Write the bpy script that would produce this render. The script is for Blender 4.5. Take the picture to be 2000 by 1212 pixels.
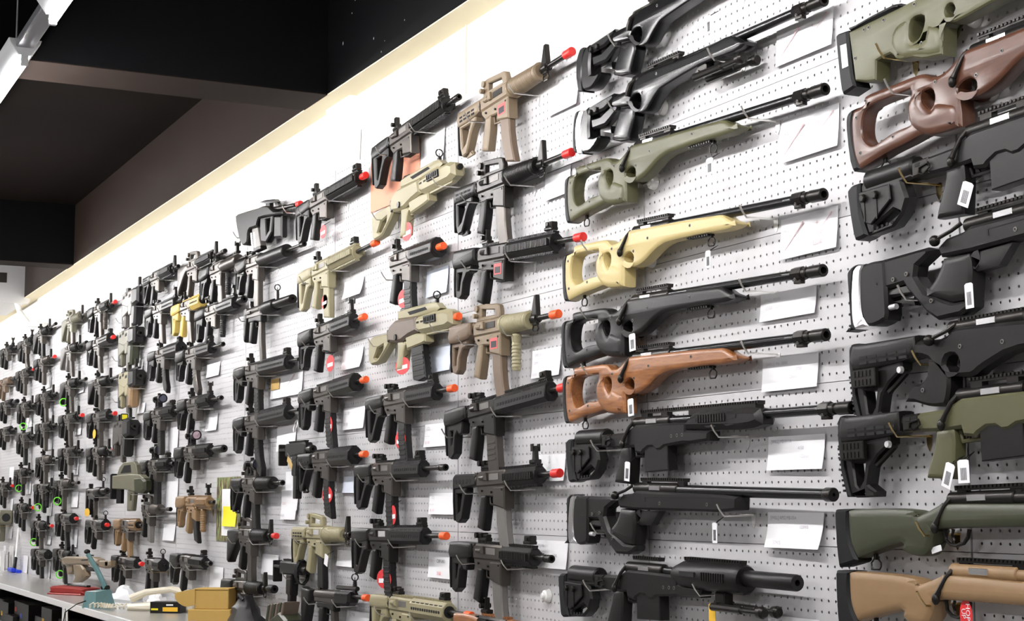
import bpy, math, random
from mathutils import Vector, Matrix
from mathutils.geometry import tessellate_polygon
random.seed(7)
for o in list(bpy.data.objects): bpy.data.objects.remove(o)
SC = bpy.context.scene
COL = SC.collection

# ------------------------------------------------------------------ camera
F, YAW, PIT, ROL = 3088.9, 1.10843904, .118882, -.00359172   # 2000 x 1212 frame
CAM_D, CAM_H = 2.19379, 1.5                                  # distance from the pegboard, height
cam = bpy.data.cameras.new('camera'); cam.sensor_width = 36; cam.lens = 36 * F / 2000
cam.clip_start = .05; cam.clip_end = 100
camo = bpy.data.objects.new('camera', cam); COL.objects.link(camo); SC.camera = camo
camo.matrix_world = (Matrix.Translation((0, -CAM_D, CAM_H)) @ Matrix.Rotation(YAW, 4, 'Z')
                     @ Matrix.Rotation(math.pi / 2 + PIT, 4, 'X') @ Matrix.Rotation(ROL, 4, 'Z'))
# ------------------------------------------------------------------ world, exposure
W = bpy.data.worlds.new('world'); SC.world = W; W.use_nodes = True
W.node_tree.nodes['Background'].inputs[0].default_value = (.9, .95, 1, 1)
W.node_tree.nodes['Background'].inputs[1].default_value = .05
SC.view_settings.view_transform = 'Standard'; SC.view_settings.look = 'None'
SC.view_settings.gamma = 1; SC.view_settings.exposure = EXPOSURE = 1.92
TUBE_POWER = 62.0        # radiance of the fluorescent tubes

def ray(x, y):
    u, v = x - 1000., 606. - y
    c, s = math.cos(ROL), math.sin(ROL)
    u, v = u * c - v * s, u * s + v * c
    dx, dz = u / F, v / F
    cp, sp = math.cos(PIT), math.sin(PIT)
    Y, Z = cp - dz * sp, sp + dz * cp
    cy, sy = math.cos(YAW), math.sin(YAW)
    return dx * cy - Y * sy, dx * sy + Y * cy, Z
def at(x, y, d=0.):
    "photo pixel -> (X, Z) on the plane d metres in front of the pegboard"
    r = ray(x, y); t = (CAM_D - d) / r[1]
    return r[0] * t, r[2] * t + CAM_H
def atz(x, y, z):
    "photo pixel -> (X, Y) on the horizontal plane at height z"
    r = ray(x, y); t = (z - CAM_H) / r[2]
    return r[0] * t, r[1] * t - CAM_D

# ------------------------------------------------------------------ materials
MATS = {}
def mat(name, col, rough=.5, metal=0., noise=.0, scale=60., bump=0., emit=0., spec=.5, alpha=None, trans=0., coat=0.):
    m = bpy.data.materials.new(name); m.use_nodes = True
    nt = m.node_tree; b = nt.nodes['Principled BSDF']
    c4 = (*col, 1)
    b.inputs['Base Color'].default_value = c4
    b.inputs['Roughness'].default_value = rough; b.inputs['Metallic'].default_value = metal
    b.inputs['Specular IOR Level'].default_value = spec
    if trans: b.inputs['Transmission Weight'].default_value = trans
    if alpha is not None: b.inputs['Alpha'].default_value = alpha
    if coat: b.inputs['Coat Weight'].default_value = coat
    if emit:
        b.inputs['Emission Color'].default_value = c4; b.inputs['Emission Strength'].default_value = emit
    if noise or bump:
        tc = nt.nodes.new('ShaderNodeTexCoord'); n = nt.nodes.new('ShaderNodeTexNoise')
        n.inputs['Scale'].default_value = scale; n.inputs['Detail'].default_value = 4
        nt.links.new(tc.outputs['Object'], n.inputs['Vector'])
        if noise:
            mx = nt.nodes.new('ShaderNodeMix'); mx.data_type = 'RGBA'
            mx.inputs[6].default_value = (*[c * (1 - noise) for c in col], 1)
            mx.inputs[7].default_value = (*[min(1, c * (1 + noise)) for c in col], 1)
            nt.links.new(n.outputs['Fac'], mx.inputs[0]); nt.links.new(mx.outputs[2], b.inputs['Base Color'])
        if bump:
            bp = nt.nodes.new('ShaderNodeBump'); bp.inputs['Strength'].default_value = bump; bp.inputs['Distance'].default_value = .002
            nt.links.new(n.outputs['Fac'], bp.inputs['Height']); nt.links.new(bp.outputs[0], b.inputs['Normal'])
    MATS[name] = m
    return m
def wood(name, c1, c2, rough=.35):
    m = mat(name, c1, rough); nt = m.node_tree; b = nt.nodes['Principled BSDF']
    tc = nt.nodes.new('ShaderNodeTexCoord'); mp = nt.nodes.new('ShaderNodeMapping')
    mp.inputs['Scale'].default_value = (4, 30, 30)
    n = nt.nodes.new('ShaderNodeTexNoise'); n.inputs['Scale'].default_value = 3; n.inputs['Detail'].default_value = 6
    n.inputs['Distortion'].default_value = 1.2
    r = nt.nodes.new('ShaderNodeValToRGB')
    r.color_ramp.elements[0].position = .3; r.color_ramp.elements[0].color = (*c2, 1)
    r.color_ramp.elements[1].position = .7; r.color_ramp.elements[1].color = (*c1, 1)
    L = nt.links.new
    L(tc.outputs['Object'], mp.inputs[0]); L(mp.outputs[0], n.inputs['Vector']); L(n.outputs['Fac'], r.inputs[0]); L(r.outputs[0], b.inputs['Base Color'])
    return m
mat('blk', (.0072, .0066, .0062), .42, 0, .15, 80, .12, spec=.3)          # black polymer
mat('blm', (.026, .024, .022), .34, .7, .12, 60, .05, spec=.35)           # black metal
mat('blg', (.0045, .0045, .005), .27, 0, spec=.42)                         # glossy black
mat('gun', (.085, .075, .067), .38, .8, .12, 50)                 # worn dark grey metal
mat('gry', (.17, .16, .15), .45, .3, .1, 50)                   # grey magazine / receiver
mat('rub', (.0065, .0065, .007), .55, 0, .1, 60, spec=.3)                  # rubber
mat('drk', (.004, .004, .004), .8)                             # insides and slots, their shade painted as dark inserts
mat('tan', (0.2, 0.148, 0.092), .5, 0, .08, 40)
mat('tn2', (0.14, 0.0944, 0.06), .5, 0, .08, 40)                     # brown-tan polymer
mat('tn3', (0.136, 0.104, 0.08), .5, 0, .08, 40)
mat('snd', (0.3034, 0.2706, 0.1599), .5, 0, .06, 40)                    # sand / pale olive
mat('olv', (0.078, 0.07644, 0.03276), .45, 0, .08, 40)
mat('ol2', (0.039, 0.0435, 0.0225), .42, 0, .08, 40)
mat('olg', (0.15, 0.1425, 0.0975), .5, 0, .08, 40)                    # grey olive
mat('yel', (0.527, 0.425, 0.187), .42, 0, .05, 40)                   # cream yellow stock
mat('cyt', (0.248, 0.152, 0.072), .5, 0, .08, 40)                    # coyote
mat('gld', (0.576, 0.416, 0.096), .5, 0, .08, 40)                    # golden tan
wood('wod', (.33, .135, .045), (.17, .06, .02))
wood('wd2', (0.092, 0.036, 0.0192), (0.068, 0.0256, 0.0136), .32)
mat('org', (.95, .12, .02), .45)
mat('red', (.72, .02, .015), .42)
mat('chr', (.85, .83, .8), .3, 1.)                            # chromed wire
mat('brs', (.65, .5, .25), .25, 1.)
mat('slv', (.82, .82, .84), .25, 1.)
mat('sat', (.78, .78, .78), .35, .6)
mat('pap', (.86, .86, .88), .7, 0, .02, 20)
mat('pab', (.74, .80, .90), .7)
mat('ink', (.04, .04, .045), .7); mat('inl', (.42, .42, .46), .7); mat('inr', (.70, .12, .12), .7); mat('inf', (.62, .60, .66), .7)
mat('inp', (.72, .5, .52), .7)
mat('rtg', (.68, .025, .03), .5); mat('ytg', (.85, .5, .03), .5); mat('ylw', (.95, .83, .02), .6); mat('grn', (.18, .85, .03), .5)
mat('btg', (.55, .36, .12), .6)
mat('peg', (.585, .58, .59), .42, .0, .015, 8)                  # painted steel pegboard
mat('pst', (.25, .25, .27), .5, .3)
mat('wal', (.86, .84, .80), .75, 0, .015, 3, .05)                # white plaster
mat('crm', (.86, .78, .55), .7, 0, .03, 5)
mat('cei', (.0068, .0046, .0036), .8, 0, .3, 2.5, .1, spec=.05)             # dark painted ceiling
mat('bem', (.0016, .0016, .002), .6, 0, .3, 3, .1, spec=.08)
mat('brn', (.0175, .0112, .0085), .7, 0, .25, 2.5, .1, spec=.08)               # dark brown of the soffits and the far wall beam
mat('chp', (.55, .55, .55), .8)                                # chipped paint
mat('flo', (.24, .235, .23), .35, 0, .1, 4)
mat('wht', (.82, .82, .80), .4); mat('ivo', (.78, .72, .58), .4); mat('lam', (.70, .73, .74), .35)
mat('cou', (.50, .49, .47), .22, .25, .06, 6)                    # counter top
mat('acr', (.85, .86, .86), .12, 0, spec=.6)
mat('gcb', (0.54, 0.345, 0.09), .7, 0, .05, 30)
mat('crd', (.62, .42, .17), .7, 0, .05, 30)                     # cardboard
mat('bln', (.01, .05, .62), .4); mat('tel', (.16, .30, .31), .4, .2); mat('wal2', (.30, .03, .025), .35)
mat('lns', (.05, .05, .09), .05, .2, coat=1.); mat('lnp', (.45, .32, .36), .08, .4, coat=1.)
mat('bag', (.86, .87, .88), .25, 0, .02, 20)
mat('tube', (1., .975, .97), .4, emit=TUBE_POWER)
mat('ctl', (.30, .31, .33), .4, .6)
mat('pnk', (.80, .34, .22), .7); mat('wrn', (.85, .65, .05), .6)
def camo_mat():
    m = mat('cmo', (.2, .2, .1), .8); nt = m.node_tree; b = nt.nodes['Principled BSDF']
    tc = nt.nodes.new('ShaderNodeTexCoord'); mp = nt.nodes.new('ShaderNodeMapping'); mp.inputs['Scale'].default_value = (18, 18, 5)
    n = nt.nodes.new('ShaderNodeTexNoise'); n.inputs['Scale'].default_value = 3
    r = nt.nodes.new('ShaderNodeValToRGB'); r.color_ramp.interpolation = 'CONSTANT'
    e = r.color_ramp.elements; e[0].position = 0; e[0].color = (.05, .035, .02, 1); e[1].position = .42; e[1].color = (.16, .11, .05, 1)
    for p, c in ((.5, (.22, .24, .08, 1)), (.57, (.16, .3, .12, 1)), (.63, (.5, .5, .2, 1))):
        q = e.new(p); q.color = c
    L = nt.links.new
    L(tc.outputs['Object'], mp.inputs[0]); L(mp.outputs[0], n.inputs['Vector']); L(n.outputs['Fac'], r.inputs[0]); L(r.outputs[0], b.inputs['Base Color'])
camo_mat()

# ------------------------------------------------------------------ mesh helpers
def area(p): return .5 * sum(p[i - 1][0] * p[i][1] - p[i][0] * p[i - 1][1] for i in range(len(p)))
def inset(p, b):
    "move a counter-clockwise outline inwards by b (negative: outwards); points that fell together move together"
    n = len(p); out = []
    for i in range(n):
        x1, y1 = p[i]; a = c = None
        for k in range(1, n):
            x0, y0 = p[(i - k) % n]
            if abs(x0 - x1) + abs(y0 - y1) > 2e-5: a = Vector((x1 - x0, y1 - y0)); break
        for k in range(1, n):
            x2, y2 = p[(i + k) % n]
            if abs(x2 - x1) + abs(y2 - y1) > 2e-5: c = Vector((x2 - x1, y2 - y1)); break
        if a is None or c is None: out.append((x1, y1)); continue
        a.normalize(); c.normalize()
        na, nc = Vector((-a.y, a.x)), Vector((-c.y, c.x))
        m = na + nc
        if m.length < .2: out.append((x1, y1)); continue
        m.normalize(); k = b / max(.5, m.dot(na))
        out.append((x1 + m.x * k, y1 + m.y * k))
    return out
def shrink(p, b):
    "inset in small steps, collapsing edges that would turn over"
    n = max(1, int(math.ceil(abs(b) / .0015))); q = list(p)
    for _ in range(n):
        r = inset(q, b / n)
        for _k in range(2):
            for i in range(len(r)):
                j = (i + 1) % len(r)
                if (r[j][0] - r[i][0]) * (q[j][0] - q[i][0]) + (r[j][1] - r[i][1]) * (q[j][1] - q[i][1]) <= 0:
                    m = ((r[i][0] + r[j][0]) / 2, (r[i][1] + r[j][1]) / 2); r[i] = m; r[j] = (m[0] + 1e-6, m[1] + 1e-6)
        for _k in range(3):          # iron out points that fold back
            for i in range(len(r)):
                a, m, c = r[i - 1], r[i], r[(i + 1) % len(r)]
                ax, ay, cx, cy = m[0] - a[0], m[1] - a[1], c[0] - m[0], c[1] - m[1]
                la, lc = math.hypot(ax, ay), math.hypot(cx, cy)
                if la > 2e-5 and lc > 2e-5 and (ax * cx + ay * cy) < -.6 * la * lc: r[i] = ((a[0] + c[0]) / 2, (a[1] + c[1]) / 2)
        q = r
    return q
def smooth(p, k=3, keep=()):
    "closed Catmull-Rom through the outline; indices in keep stay sharp corners"
    n = len(p); out = []
    for i in range(n):
        p0, p1, p2, p3 = p[i - 1], p[i], p[(i + 1) % n], p[(i + 2) % n]
        if i in keep: p0 = p1
        if (i + 1) % n in keep: p3 = p2
        for j in range(k):
            t = j / k
            out.append(tuple(.5 * ((2 * b) + (c - a) * t + (2 * a - 5 * b + 4 * c - d) * t * t + (3 * b - a - 3 * c + d) * t ** 3)
                             for a, b, c, d in zip(p0, p1, p2, p3)))
    return out
class MB:
    def __init__(s): s.v = []; s.f = []
    def add(s, v, f):
        o = len(s.v); s.v += v; s.f += [tuple(i + o for i in q) for q in f]; return s
    def slab(s, poly, w, b=.002, holes=(), yc=0., rnd=False):
        "outline in (x, z), w wide in y around yc, edges chamfered by b (rounded in steps when rnd)"
        outer = list(poly) if area(poly) > 0 else list(poly)[::-1]
        hs = [list(h) if area(h) > 0 else list(h)[::-1] for h in holes]
        h = w / 2
        if rnd: prof = [(-1, b), (-.93, b * .42), (-.78, b * .12), (-.4, 0), (.4, 0), (.78, b * .12), (.93, b * .42), (1, b)]
        elif b: t = 1 - min(.9, b / h); prof = [(-1, b), (-t, 0), (t, 0), (1, b)]
        else: prof = [(-1, 0), (1, 0)]
        v = []; f = []; loops = [outer] + hs
        for li, lp in enumerate(loops):
            base = len(v); n = len(lp)
            for t, ins in prof:
                q = shrink(lp, ins if li == 0 else -ins * .8) if ins else lp
                v += [(x, yc + t * h, z) for x, z in q]
            for r in range(len(prof) - 1):
                for i in range(n):
                    a = base + r * n + i; c = base + r * n + (i + 1) % n
                    f.append((a, c, c + n, a + n) if li else (c, a, a + n, c + n)[::1])
        lo = 0; idx = []; top = []; pts = []
        for li, lp in enumerate(loops):
            n = len(lp); idx += [lo + i for i in range(n)]; top += [lo + (len(prof) - 1) * n + i for i in range(n)]
            pts.append([Vector((v[lo + i][0], v[lo + i][2], 0)) for i in range(n)]); lo += n * len(prof)
        if hs or len(outer) > 6:
            keep = []; lo2 = 0; kp = []
            for lp in pts:
                loc = []
                for i, q in enumerate(lp):
                    if not loc or (q - lp[loc[-1]]).length > 6e-5: loc.append(i)
                if len(loc) > 3 and (lp[loc[0]] - lp[loc[-1]]).length < 6e-5: loc.pop()
                kp.append([lp[i] for i in loc]); keep += [lo2 + i for i in loc]; lo2 += len(lp)
            for t3 in tessellate_polygon(kp):
                t3 = tuple(keep[k] for k in t3)
                A, B, C = (v[idx[k]] for k in t3)
                ar = (B[0] - A[0]) * (C[2] - A[2]) - (C[0] - A[0]) * (B[2] - A[2])
                if ar < 0: t3 = t3[::-1]
                f.append(tuple(idx[k] for k in t3)); f.append(tuple(top[k] for k in t3[::-1]))
        else:
            f.append(tuple(idx)); f.append(tuple(top[::-1]))
        return s.add(v, f)
    def box(s, x0, x1, y0, y1, z0, z1, b=.0):
        return s.slab([(x0, z0), (x1, z0), (x1, z1), (x0, z1)], abs(y1 - y0), b, (), (y0 + y1) / 2)
    def lathe(s, prof, n=14, cy=0., cz=0., axis='x', ang=0., cx=0.):
        v = []; f = []
        for a, r in prof:
            for i in range(n):
                t = 2 * math.pi * i / n + ang; p, q = r * math.cos(t), r * math.sin(t)
                if axis == 'x': v.append((a, cy + p, cz + q))
                elif axis == 'z': v.append((cx + q, cy + p, a))
                else: v.append((cx + p, a, cz + q))
        m = len(prof)
        for k in range(m - 1):
            for i in range(n):
                a, c = k * n + i, k * n + (i + 1) % n
                f.append((c, a, a + n, c + n))
        f.append(tuple(range(n))); f.append(tuple(range((m - 1) * n, m * n))[::-1])
        if axis == 'x': f = [q[::-1] for q in f]
        return s.add(v, [q[::-1] for q in f])
    def prismx(s, poly, x0, x1, b=0.):
        "cross-section in (y, z) pushed along x"
        p = list(poly) if area(poly) > 0 else list(poly)[::-1]; n = len(p)
        q = inset(p, b) if b else p
        rings = [(x0, q), (x0 + b, p), (x1 - b, p), (x1, q)] if b else [(x0, p), (x1, p)]
        v = []; f = []
        for x, r in rings: v += [(x, y, z) for y, z in r]
        for k in range(len(rings) - 1):
            for i in range(n):
                a, c = k * n + i, k * n + (i + 1) % n; f.append((a, c, c + n, a + n))
        f.append(tuple(range(n))[::-1]); f.append(tuple(range((len(rings) - 1) * n, len(rings) * n)))
        return s.add(v, f)
    def wire(s, pts, r, n=6, closed=False):
        P = [Vector(p) for p in pts]; m = len(P); v = []; f = []
        for k in range(m):
            a = P[k - 1] if (k or closed) else P[k]; c = P[(k + 1) % m] if (k < m - 1 or closed) else P[k]
            t = (c - a).normalized(); u = t.cross(Vector((.13, .97, .2)));
            if u.length < 1e-3: u = t.cross(Vector((1, 0, 0)))
            u.normalize(); w = t.cross(u)
            rr = r[k] if isinstance(r, (list, tuple)) else r
            v += [tuple(P[k] + u * (rr * math.cos(2 * math.pi * i / n)) + w * (rr * math.sin(2 * math.pi * i / n))) for i in range(n)]
        for k in range(m if closed else m - 1):
            for i in range(n):
                a, c = k * n + i, k * n + (i + 1) % n; d = ((k + 1) % m) * n
                f.append((a, c, d + (i + 1) % n, d + i))
        if not closed: f.append(tuple(range(n))[::-1]); f.append(tuple(range((m - 1) * n, m * n)))
        return s.add(v, f)
    def ball(s, c, r, n=10, m=6, sx=1, sy=1, sz=1):
        v = []; f = []
        for j in range(m + 1):
            p = math.pi * j / m
            for i in range(n):
                t = 2 * math.pi * i / n
                v.append((c[0] + r * sx * math.sin(p) * math.cos(t), c[1] + r * sy * math.sin(p) * math.sin(t), c[2] + r * sz * math.cos(p)))
        for j in range(m):
            for i in range(n):
                a, b2 = j * n + i, j * n + (i + 1) % n; f.append((a, a + n, b2 + n, b2))
        return s.add(v, f)
    def mesh(s, name, m):
        me = bpy.data.meshes.new(name); me.from_pydata(s.v, [], s.f); me.validate()
        me.polygons.foreach_set('use_smooth', [True] * len(me.polygons)); me.set_sharp_from_angle(angle=math.radians(32))
        me.materials.append(MATS[m]); me.update(); return me
CACHE = {}
def part(name, m, key, build, parent=None, loc=(0, 0, 0), rot=(0, 0, 0), label=None):
    k = (name, m, key)
    if k not in CACHE:
        b = MB(); build(b); CACHE[k] = b.mesh(name, m)
    o = bpy.data.objects.new(name, CACHE[k]); COL.objects.link(o)
    o.location = loc; o.rotation_euler = rot; o.parent = parent
    if label: o['label'] = label
    return o
def tag(o, label, cat, group=None, kind=None):
    if label: o['label'] = label
    if cat: o['category'] = cat
    if group: o['group'] = group
    if kind: o['kind'] = kind
    return o
def thing(name, label, cat, loc, tilt=0., group=None, rz=0.):
    o = bpy.data.objects.new(name, None); COL.objects.link(o); o.empty_display_size = .05
    o.location = loc; o.rotation_euler = (0, -tilt, rz)
    return tag(o, label, cat, group)
def struct(name, m, build, parent=None, kind='structure'):
    b = MB(); build(b); o = bpy.data.objects.new(name, b.mesh(name, m)); COL.objects.link(o); o.parent = parent
    if kind and not parent: o['kind'] = kind
    return o

# ------------------------------------------------------------------ the room
ZB, ZC = 3.12, 3.54                      # underside of the beams, ceiling
WY = .03                                 # plaster wall behind the pegboard
wall = struct('wall_back', 'wal', lambda b: b.box(-16, 4, WY, WY + .1, 0, ZC))
struct('floor', 'flo', lambda b: b.box(-16, 4, -7, WY, -.1, 0))
struct('ceiling', 'cei', lambda b: b.box(-16, 4, -7, WY, ZC, ZC + .1))
struct('wall_left', 'wal', lambda b: b.box(-16.1, -16, -7, WY, 0, ZC))
struct('wall_right', 'wal', lambda b: b.box(4, 4.1, -7, WY, 0, ZC))
struct('wall_front', 'flo', lambda b: b.box(-16, 4, -7.1, -7, 0, ZC))
tb = struct('trim_1', 'bem', lambda b: b.box(-6.04, 4, -.08, WY, ZB + .004, ZC))
struct('trim_6', 'brn', lambda b: b.box(-16, -6.04, -.08, WY, ZB + .004, ZC))
struct('beam_underside', 'crm', lambda b: b.box(-16, 4, -.0795, WY, ZB, ZB + .004), tb)
def chips(b):
    rr = random.Random(5)
    for i in range(13):
        x, z = -5.75 + rr.random() * .75, ZB + .02 + rr.random() * .3; w = .002 + rr.random() * .004
        b.slab([(x, z), (x + w, z + w * .6), (x + w * .7, z + w * 2.5), (x - w * .3, z + w * 1.6)], .0006, 0, (), -.0802)
struct('paint_chips', 'chp', chips, tb, None)['kind'] = 'stuff'
for n, (x0, x1) in enumerate(((-6.18, -5.9), (-11.25, -11.03), (-.95, -.7))):
    o = struct('trim_%d' % (n + 2), 'bem', lambda b: b.box(x0, x1, -7, -.0805, ZB + .003, ZC))
    struct('soffit', 'brn', lambda b: b.box(x0, x1, -7, -.0805, ZB, ZB + .003), o)
struct('trim_5', 'wal', lambda b: b.box(-6.14, -5.86, .0, WY, 2.84, ZB))      # pilaster above the pegboard

# pegboard: 12 bays of 6 perforated steel panels, each panel a part of the wall
BW, PH, P0, ZP0 = 1.2072, .36137, -3.6006, 1.3943        # bay, panel height, a post, a seam (height)
HOLE = .025
def panel_mesh(b):
    w, h = BW - .006, PH - .0016; nx, nz = 47, 14; r = .0031; th = .0012
    mx = (w - nx * HOLE) / 2; mz = (h - nz * HOLE) / 2
    def cell(x, z):
        o = len(b.v); hx = HOLE / 2
        c = [(x - hx, 0, z - hx), (x + hx, 0, z - hx), (x + hx, 0, z + hx), (x - hx, 0, z + hx)]
        hv = [(x + r * math.cos(math.radians(a)), z + r * math.sin(math.radians(a))) for a in (247.5, 292.5, 337.5, 22.5, 67.5, 112.5, 157.5, 202.5)]
        v = c + [(p, 0, q) for p, q in hv] + [(p, th, q) for p, q in hv]
        f = [(0, 1, 5, 4), (1, 6, 5), (1, 2, 7, 6), (2, 8, 7), (2, 3, 9, 8), (3, 10, 9), (3, 0, 11, 10), (0, 4, 11)]
        f += [(4 + i, 4 + (i + 1) % 8, 12 + (i + 1) % 8, 12 + i) for i in range(8)]
        b.add(v, f)
    for i in range(nx):
        for k in range(nz): cell(mx + HOLE * (i + .5), mz + HOLE * (k + .5))
    x1, z1 = w - mx, h - mz
    for (a, c, d, e) in ((0, w, 0, mz), (0, w, z1, h), (0, mx, mz, z1), (x1, w, mz, z1)):
        b.add([(a, 0, d), (c, 0, d), (c, 0, e), (a, 0, e)], [(0, 1, 2, 3)])
    for (a, d, c, e) in ((0, 0, w, 0), (w, 0, w, h), (w, h, 0, h), (0, h, 0, 0)):
        b.add([(a, 0, d), (c, 0, e), (c, .016, e), (a, .016, d)], [(0, 3, 2, 1)])
for k in range(-10, 2):
    for r in range(-2, 4):
        part('pegboard_panel', 'peg', 'p', panel_mesh, wall, (P0 + k * BW + .003, 0, ZP0 + r * PH + .0008))
def post_mesh(b):
    b.box(-.012, .012, .003, .028, 0, 6 * PH)
    for i in range(44): b.box(-.0016, .0016, .0024, .0032, .02 + i * .049, .045 + i * .049)
for k in range(-10, 3): part('slotted_post', 'pst', 'p', post_mesh, wall, (P0 + k * BW, 0, ZP0 - 2 * PH))

# fluorescent fixtures: one row 1.33 m out from the pegboard, an unseen one added deeper in the shop for front fill
def fixture(x0, y, label, group):
    t = thing('ceiling_light', label, 'light', (x0, y, 3.0), 0, group)
    part('housing', 'lam', 'h', lambda b: b.prismx([(-.055, .075), (.055, .075), (.05, .06), (.02, .018), (-.02, .018), (-.05, .06)], 0, 1.2, .002), t)
    for x in (0, 1.18): part('lamp_holder', 'lam', 'e', lambda b: b.box(0, .02, -.012, .012, -.016, .02, .002), t, (x, 0, 0))
    part('tube', 'tube', 't', lambda b: b.lathe([(.02, .014), (1.18, .014)], 10), t)
    part('channel', 'ctl', 'c', lambda b: b.box(1.2, 1.7, -.03, .03, .045, .075, .003), t)
    for x in (.2, 1.0): part('hanger', 'ctl', 'r', lambda b: b.wire([(0, 0, .07), (0, 0, ZC - 3.0)], .003), t, (x, 0, 0))
    return t
for k in range(-6, 5):
    fixture(-4.97 + 1.7 * k, -1.33, 'white fluorescent batten with bare tube hanging over the display wall', 'fluorescent battens along the display wall')
for k in range(-2, 2):
    fixture(-4.97 + 3.8 * k, -4.4, 'white fluorescent batten added unseen as fill over the middle of the shop', 'added fill battens over the shop floor')

# ------------------------------------------------------------------ carbines
# local frame of every replica: x forward along the bore, z up, origin on the bore above the magazine, y into the wall
STK = {   # outlines measured from the butt: body (wide), web (narrow), hole in the web
 'crane': ([(0, .02), (.012, .03), (.15, .03), (.165, .02), (.165, -.014), (.14, -.024), (0, -.03)], .056,
           [(0, -.02), (.13, -.02), (.112, -.046), (.085, -.05), (.062, -.078), (.055, -.118), (.035, -.13), (.01, -.124), (0, -.1)], [(.02, -.045), (.055, -.045), (.042, -.075), (.036, -.102), (.02, -.1)]),
 'ctr': ([(0, .016), (.01, .026), (.14, .028), (.165, .018), (.165, -.016), (.13, -.022), (0, -.026)], .05,
         [(0, -.018), (.13, -.018), (.12, -.06), (.098, -.062), (.085, -.05), (.07, -.062), (.058, -.12), (.03, -.135), (.008, -.128)], [(.03, -.045), (.055, -.045), (.044, -.085), (.034, -.09)]),
 'le': ([(0, .02), (.012, .024), (.15, .024), (.165, .016), (.165, -.016), (.14, -.022), (0, -.026)], .044,
        [(0, -.016), (.13, -.016), (.128, -.036), (.105, -.05), (.088, -.07), (.07, -.1), (.052, -.126), (.02, -.13), (.006, -.1)], [(.018, -.034), (.092, -.034), (.074, -.058), (.05, -.092), (.026, -.102)]),
 'moe': ([(0, .018), (.01, .024), (.15, .026), (.165, .016), (.165, -.016), (.14, -.02), (0, -.022)], .044,
         [(0, -.012), (.15, -.012), (.148, -.05), (.118, -.056), (.1, -.075), (.062, -.135), (.03, -.142), (.012, -.134)], [(.036, -.03), (.096, -.03), (.088, -.055), (.05, -.112), (.036, -.106)]),
 'skel': ([(0, .022), (.01, .026), (.15, .022), (.165, .014), (.165, -.016), (.0, -.024)], .036,
          [(0, -.02), (.09, -.02), (.085, -.045), (.07, -.08), (.055, -.118), (.03, -.13), (.006, -.126)], [(.016, -.038), (.06, -.038), (.042, -.09), (.018, -.1)]),
}
FIX = [(0, .01), (.015, .02), (.12, .024), (.19, .018), (.19, -.02), (.15, -.03), (.04, -.112), (.03, -.128), (.006, -.124), (0, -.06)]
def rail(b, x0, x1, z, w=.021, up=1, yc=0.):
    "slotted accessory rail: base and teeth"
    b.box(x0, x1, yc - w * .38, yc + w * .38, min(z, z + .006 * up), max(z, z + .006 * up))
    n = max(2, int((x1 - x0) / .0102)); p = (x1 - x0) / n
    for i in range(n): b.box(x0 + p * i + p * .22, x0 + p * (i + 1) - p * .22, yc - w / 2, yc + w / 2, min(z + .004 * up, z + .0095 * up), max(z + .004 * up, z + .0095 * up))
def siderail(b, x0, x1, y, z, sgn):
    b.box(x0, x1, min(y, y + .006 * sgn), max(y, y + .006 * sgn), z - .008, z + .008)
    n = max(2, int((x1 - x0) / .0102)); p = (x1 - x0) / n
    for i in range(n): b.box(x0 + p * i + p * .22, x0 + p * (i + 1) - p * .22, min(y + .004 * sgn, y + .0095 * sgn), max(y + .004 * sgn, y + .0095 * sgn), z - .0105, z + .0105)
def octa(w, h, c): return [(-w / 2 + c, -h / 2), (w / 2 - c, -h / 2), (w / 2, -h / 2 + c), (w / 2, h / 2 - c), (w / 2 - c, h / 2), (-w / 2 + c, h / 2), (-w / 2, h / 2 - c), (-w / 2, -h / 2 + c)]
def lift(p, dz): return [(y, z + dz) for y, z in p]

def add_stock(t, kind, m, BL, pad='rub', loop=True, noslot=False):
    if kind == 'none': return
    if kind == 'fixed':
        part('stock', m, ('fixed',), lambda b: b.slab(smooth(FIX, 3, (3, 4)), .042, .012, rnd=True), t, (-BL, 0, 0))
        part('butt_pad', pad, 'fx', lambda b: b.slab([(-.004, .004), (.003, .014), (.003, -.122), (-.002, -.122)], .038, .002), t, (-BL, 0, 0))
        part('buffer_tube', 'blm', ('bt', round(BL, 3)), lambda b: b.lathe([(-BL + .17, .014), (-.155, .014)], 12), t)
        return
    top, w, web, hole = STK[kind]
    def bd(b):
        b.slab(smooth(top, 2, (4, 5)) if kind != 'skel' else top, w, .014 if kind != 'skel' else .005, rnd=kind != 'skel')
        b.slab(web, .03, .004, [hole])
    part('stock', m, (kind, 'b'), bd, t, (-BL, 0, 0))
    part('butt_pad', pad, (kind, 'p'), lambda b: b.slab([(-.005, .012), (.002, .018), (.003, -.122), (-.002, -.118)], .04, .003), t, (-BL, 0, 0))
    part('buffer_tube', 'blm', ('bt', round(BL, 3)), lambda b: (b.lathe([(-BL + .15, .0145), (-.155, .0145)], 12), b.lathe([(-.168, .0185), (-.158, .0185)], 12)), t)
    if kind == 'le' and not noslot:
        for i in range(4):
            for z in (.0, -.012): part('slot', 'drk', 'sl', lambda b: b.box(0, .022, -.0225, -.0185, -.0032, .0032), t, (-BL + .022 + i * .03, 0, z))
        part('sling_loop', m, 'loop', lambda b: b.slab([(.04, -.122), (.075, -.12), (.088, -.128), (.08, -.136), (.03, -.136)], .012, .003, [[(.066, -.126), (.078, -.127), (.076, -.131), (.062, -.131)]]), t, (-BL, 0, 0))
    if kind == 'skel':
        for i in range(5): part('lightening_hole', 'drk', 'lh', lambda b: b.lathe([(-.0185, .0075), (-.017, .0075)], 10, axis='y'), t, (-BL + .022 + i * .026, 0, 0))

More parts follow.
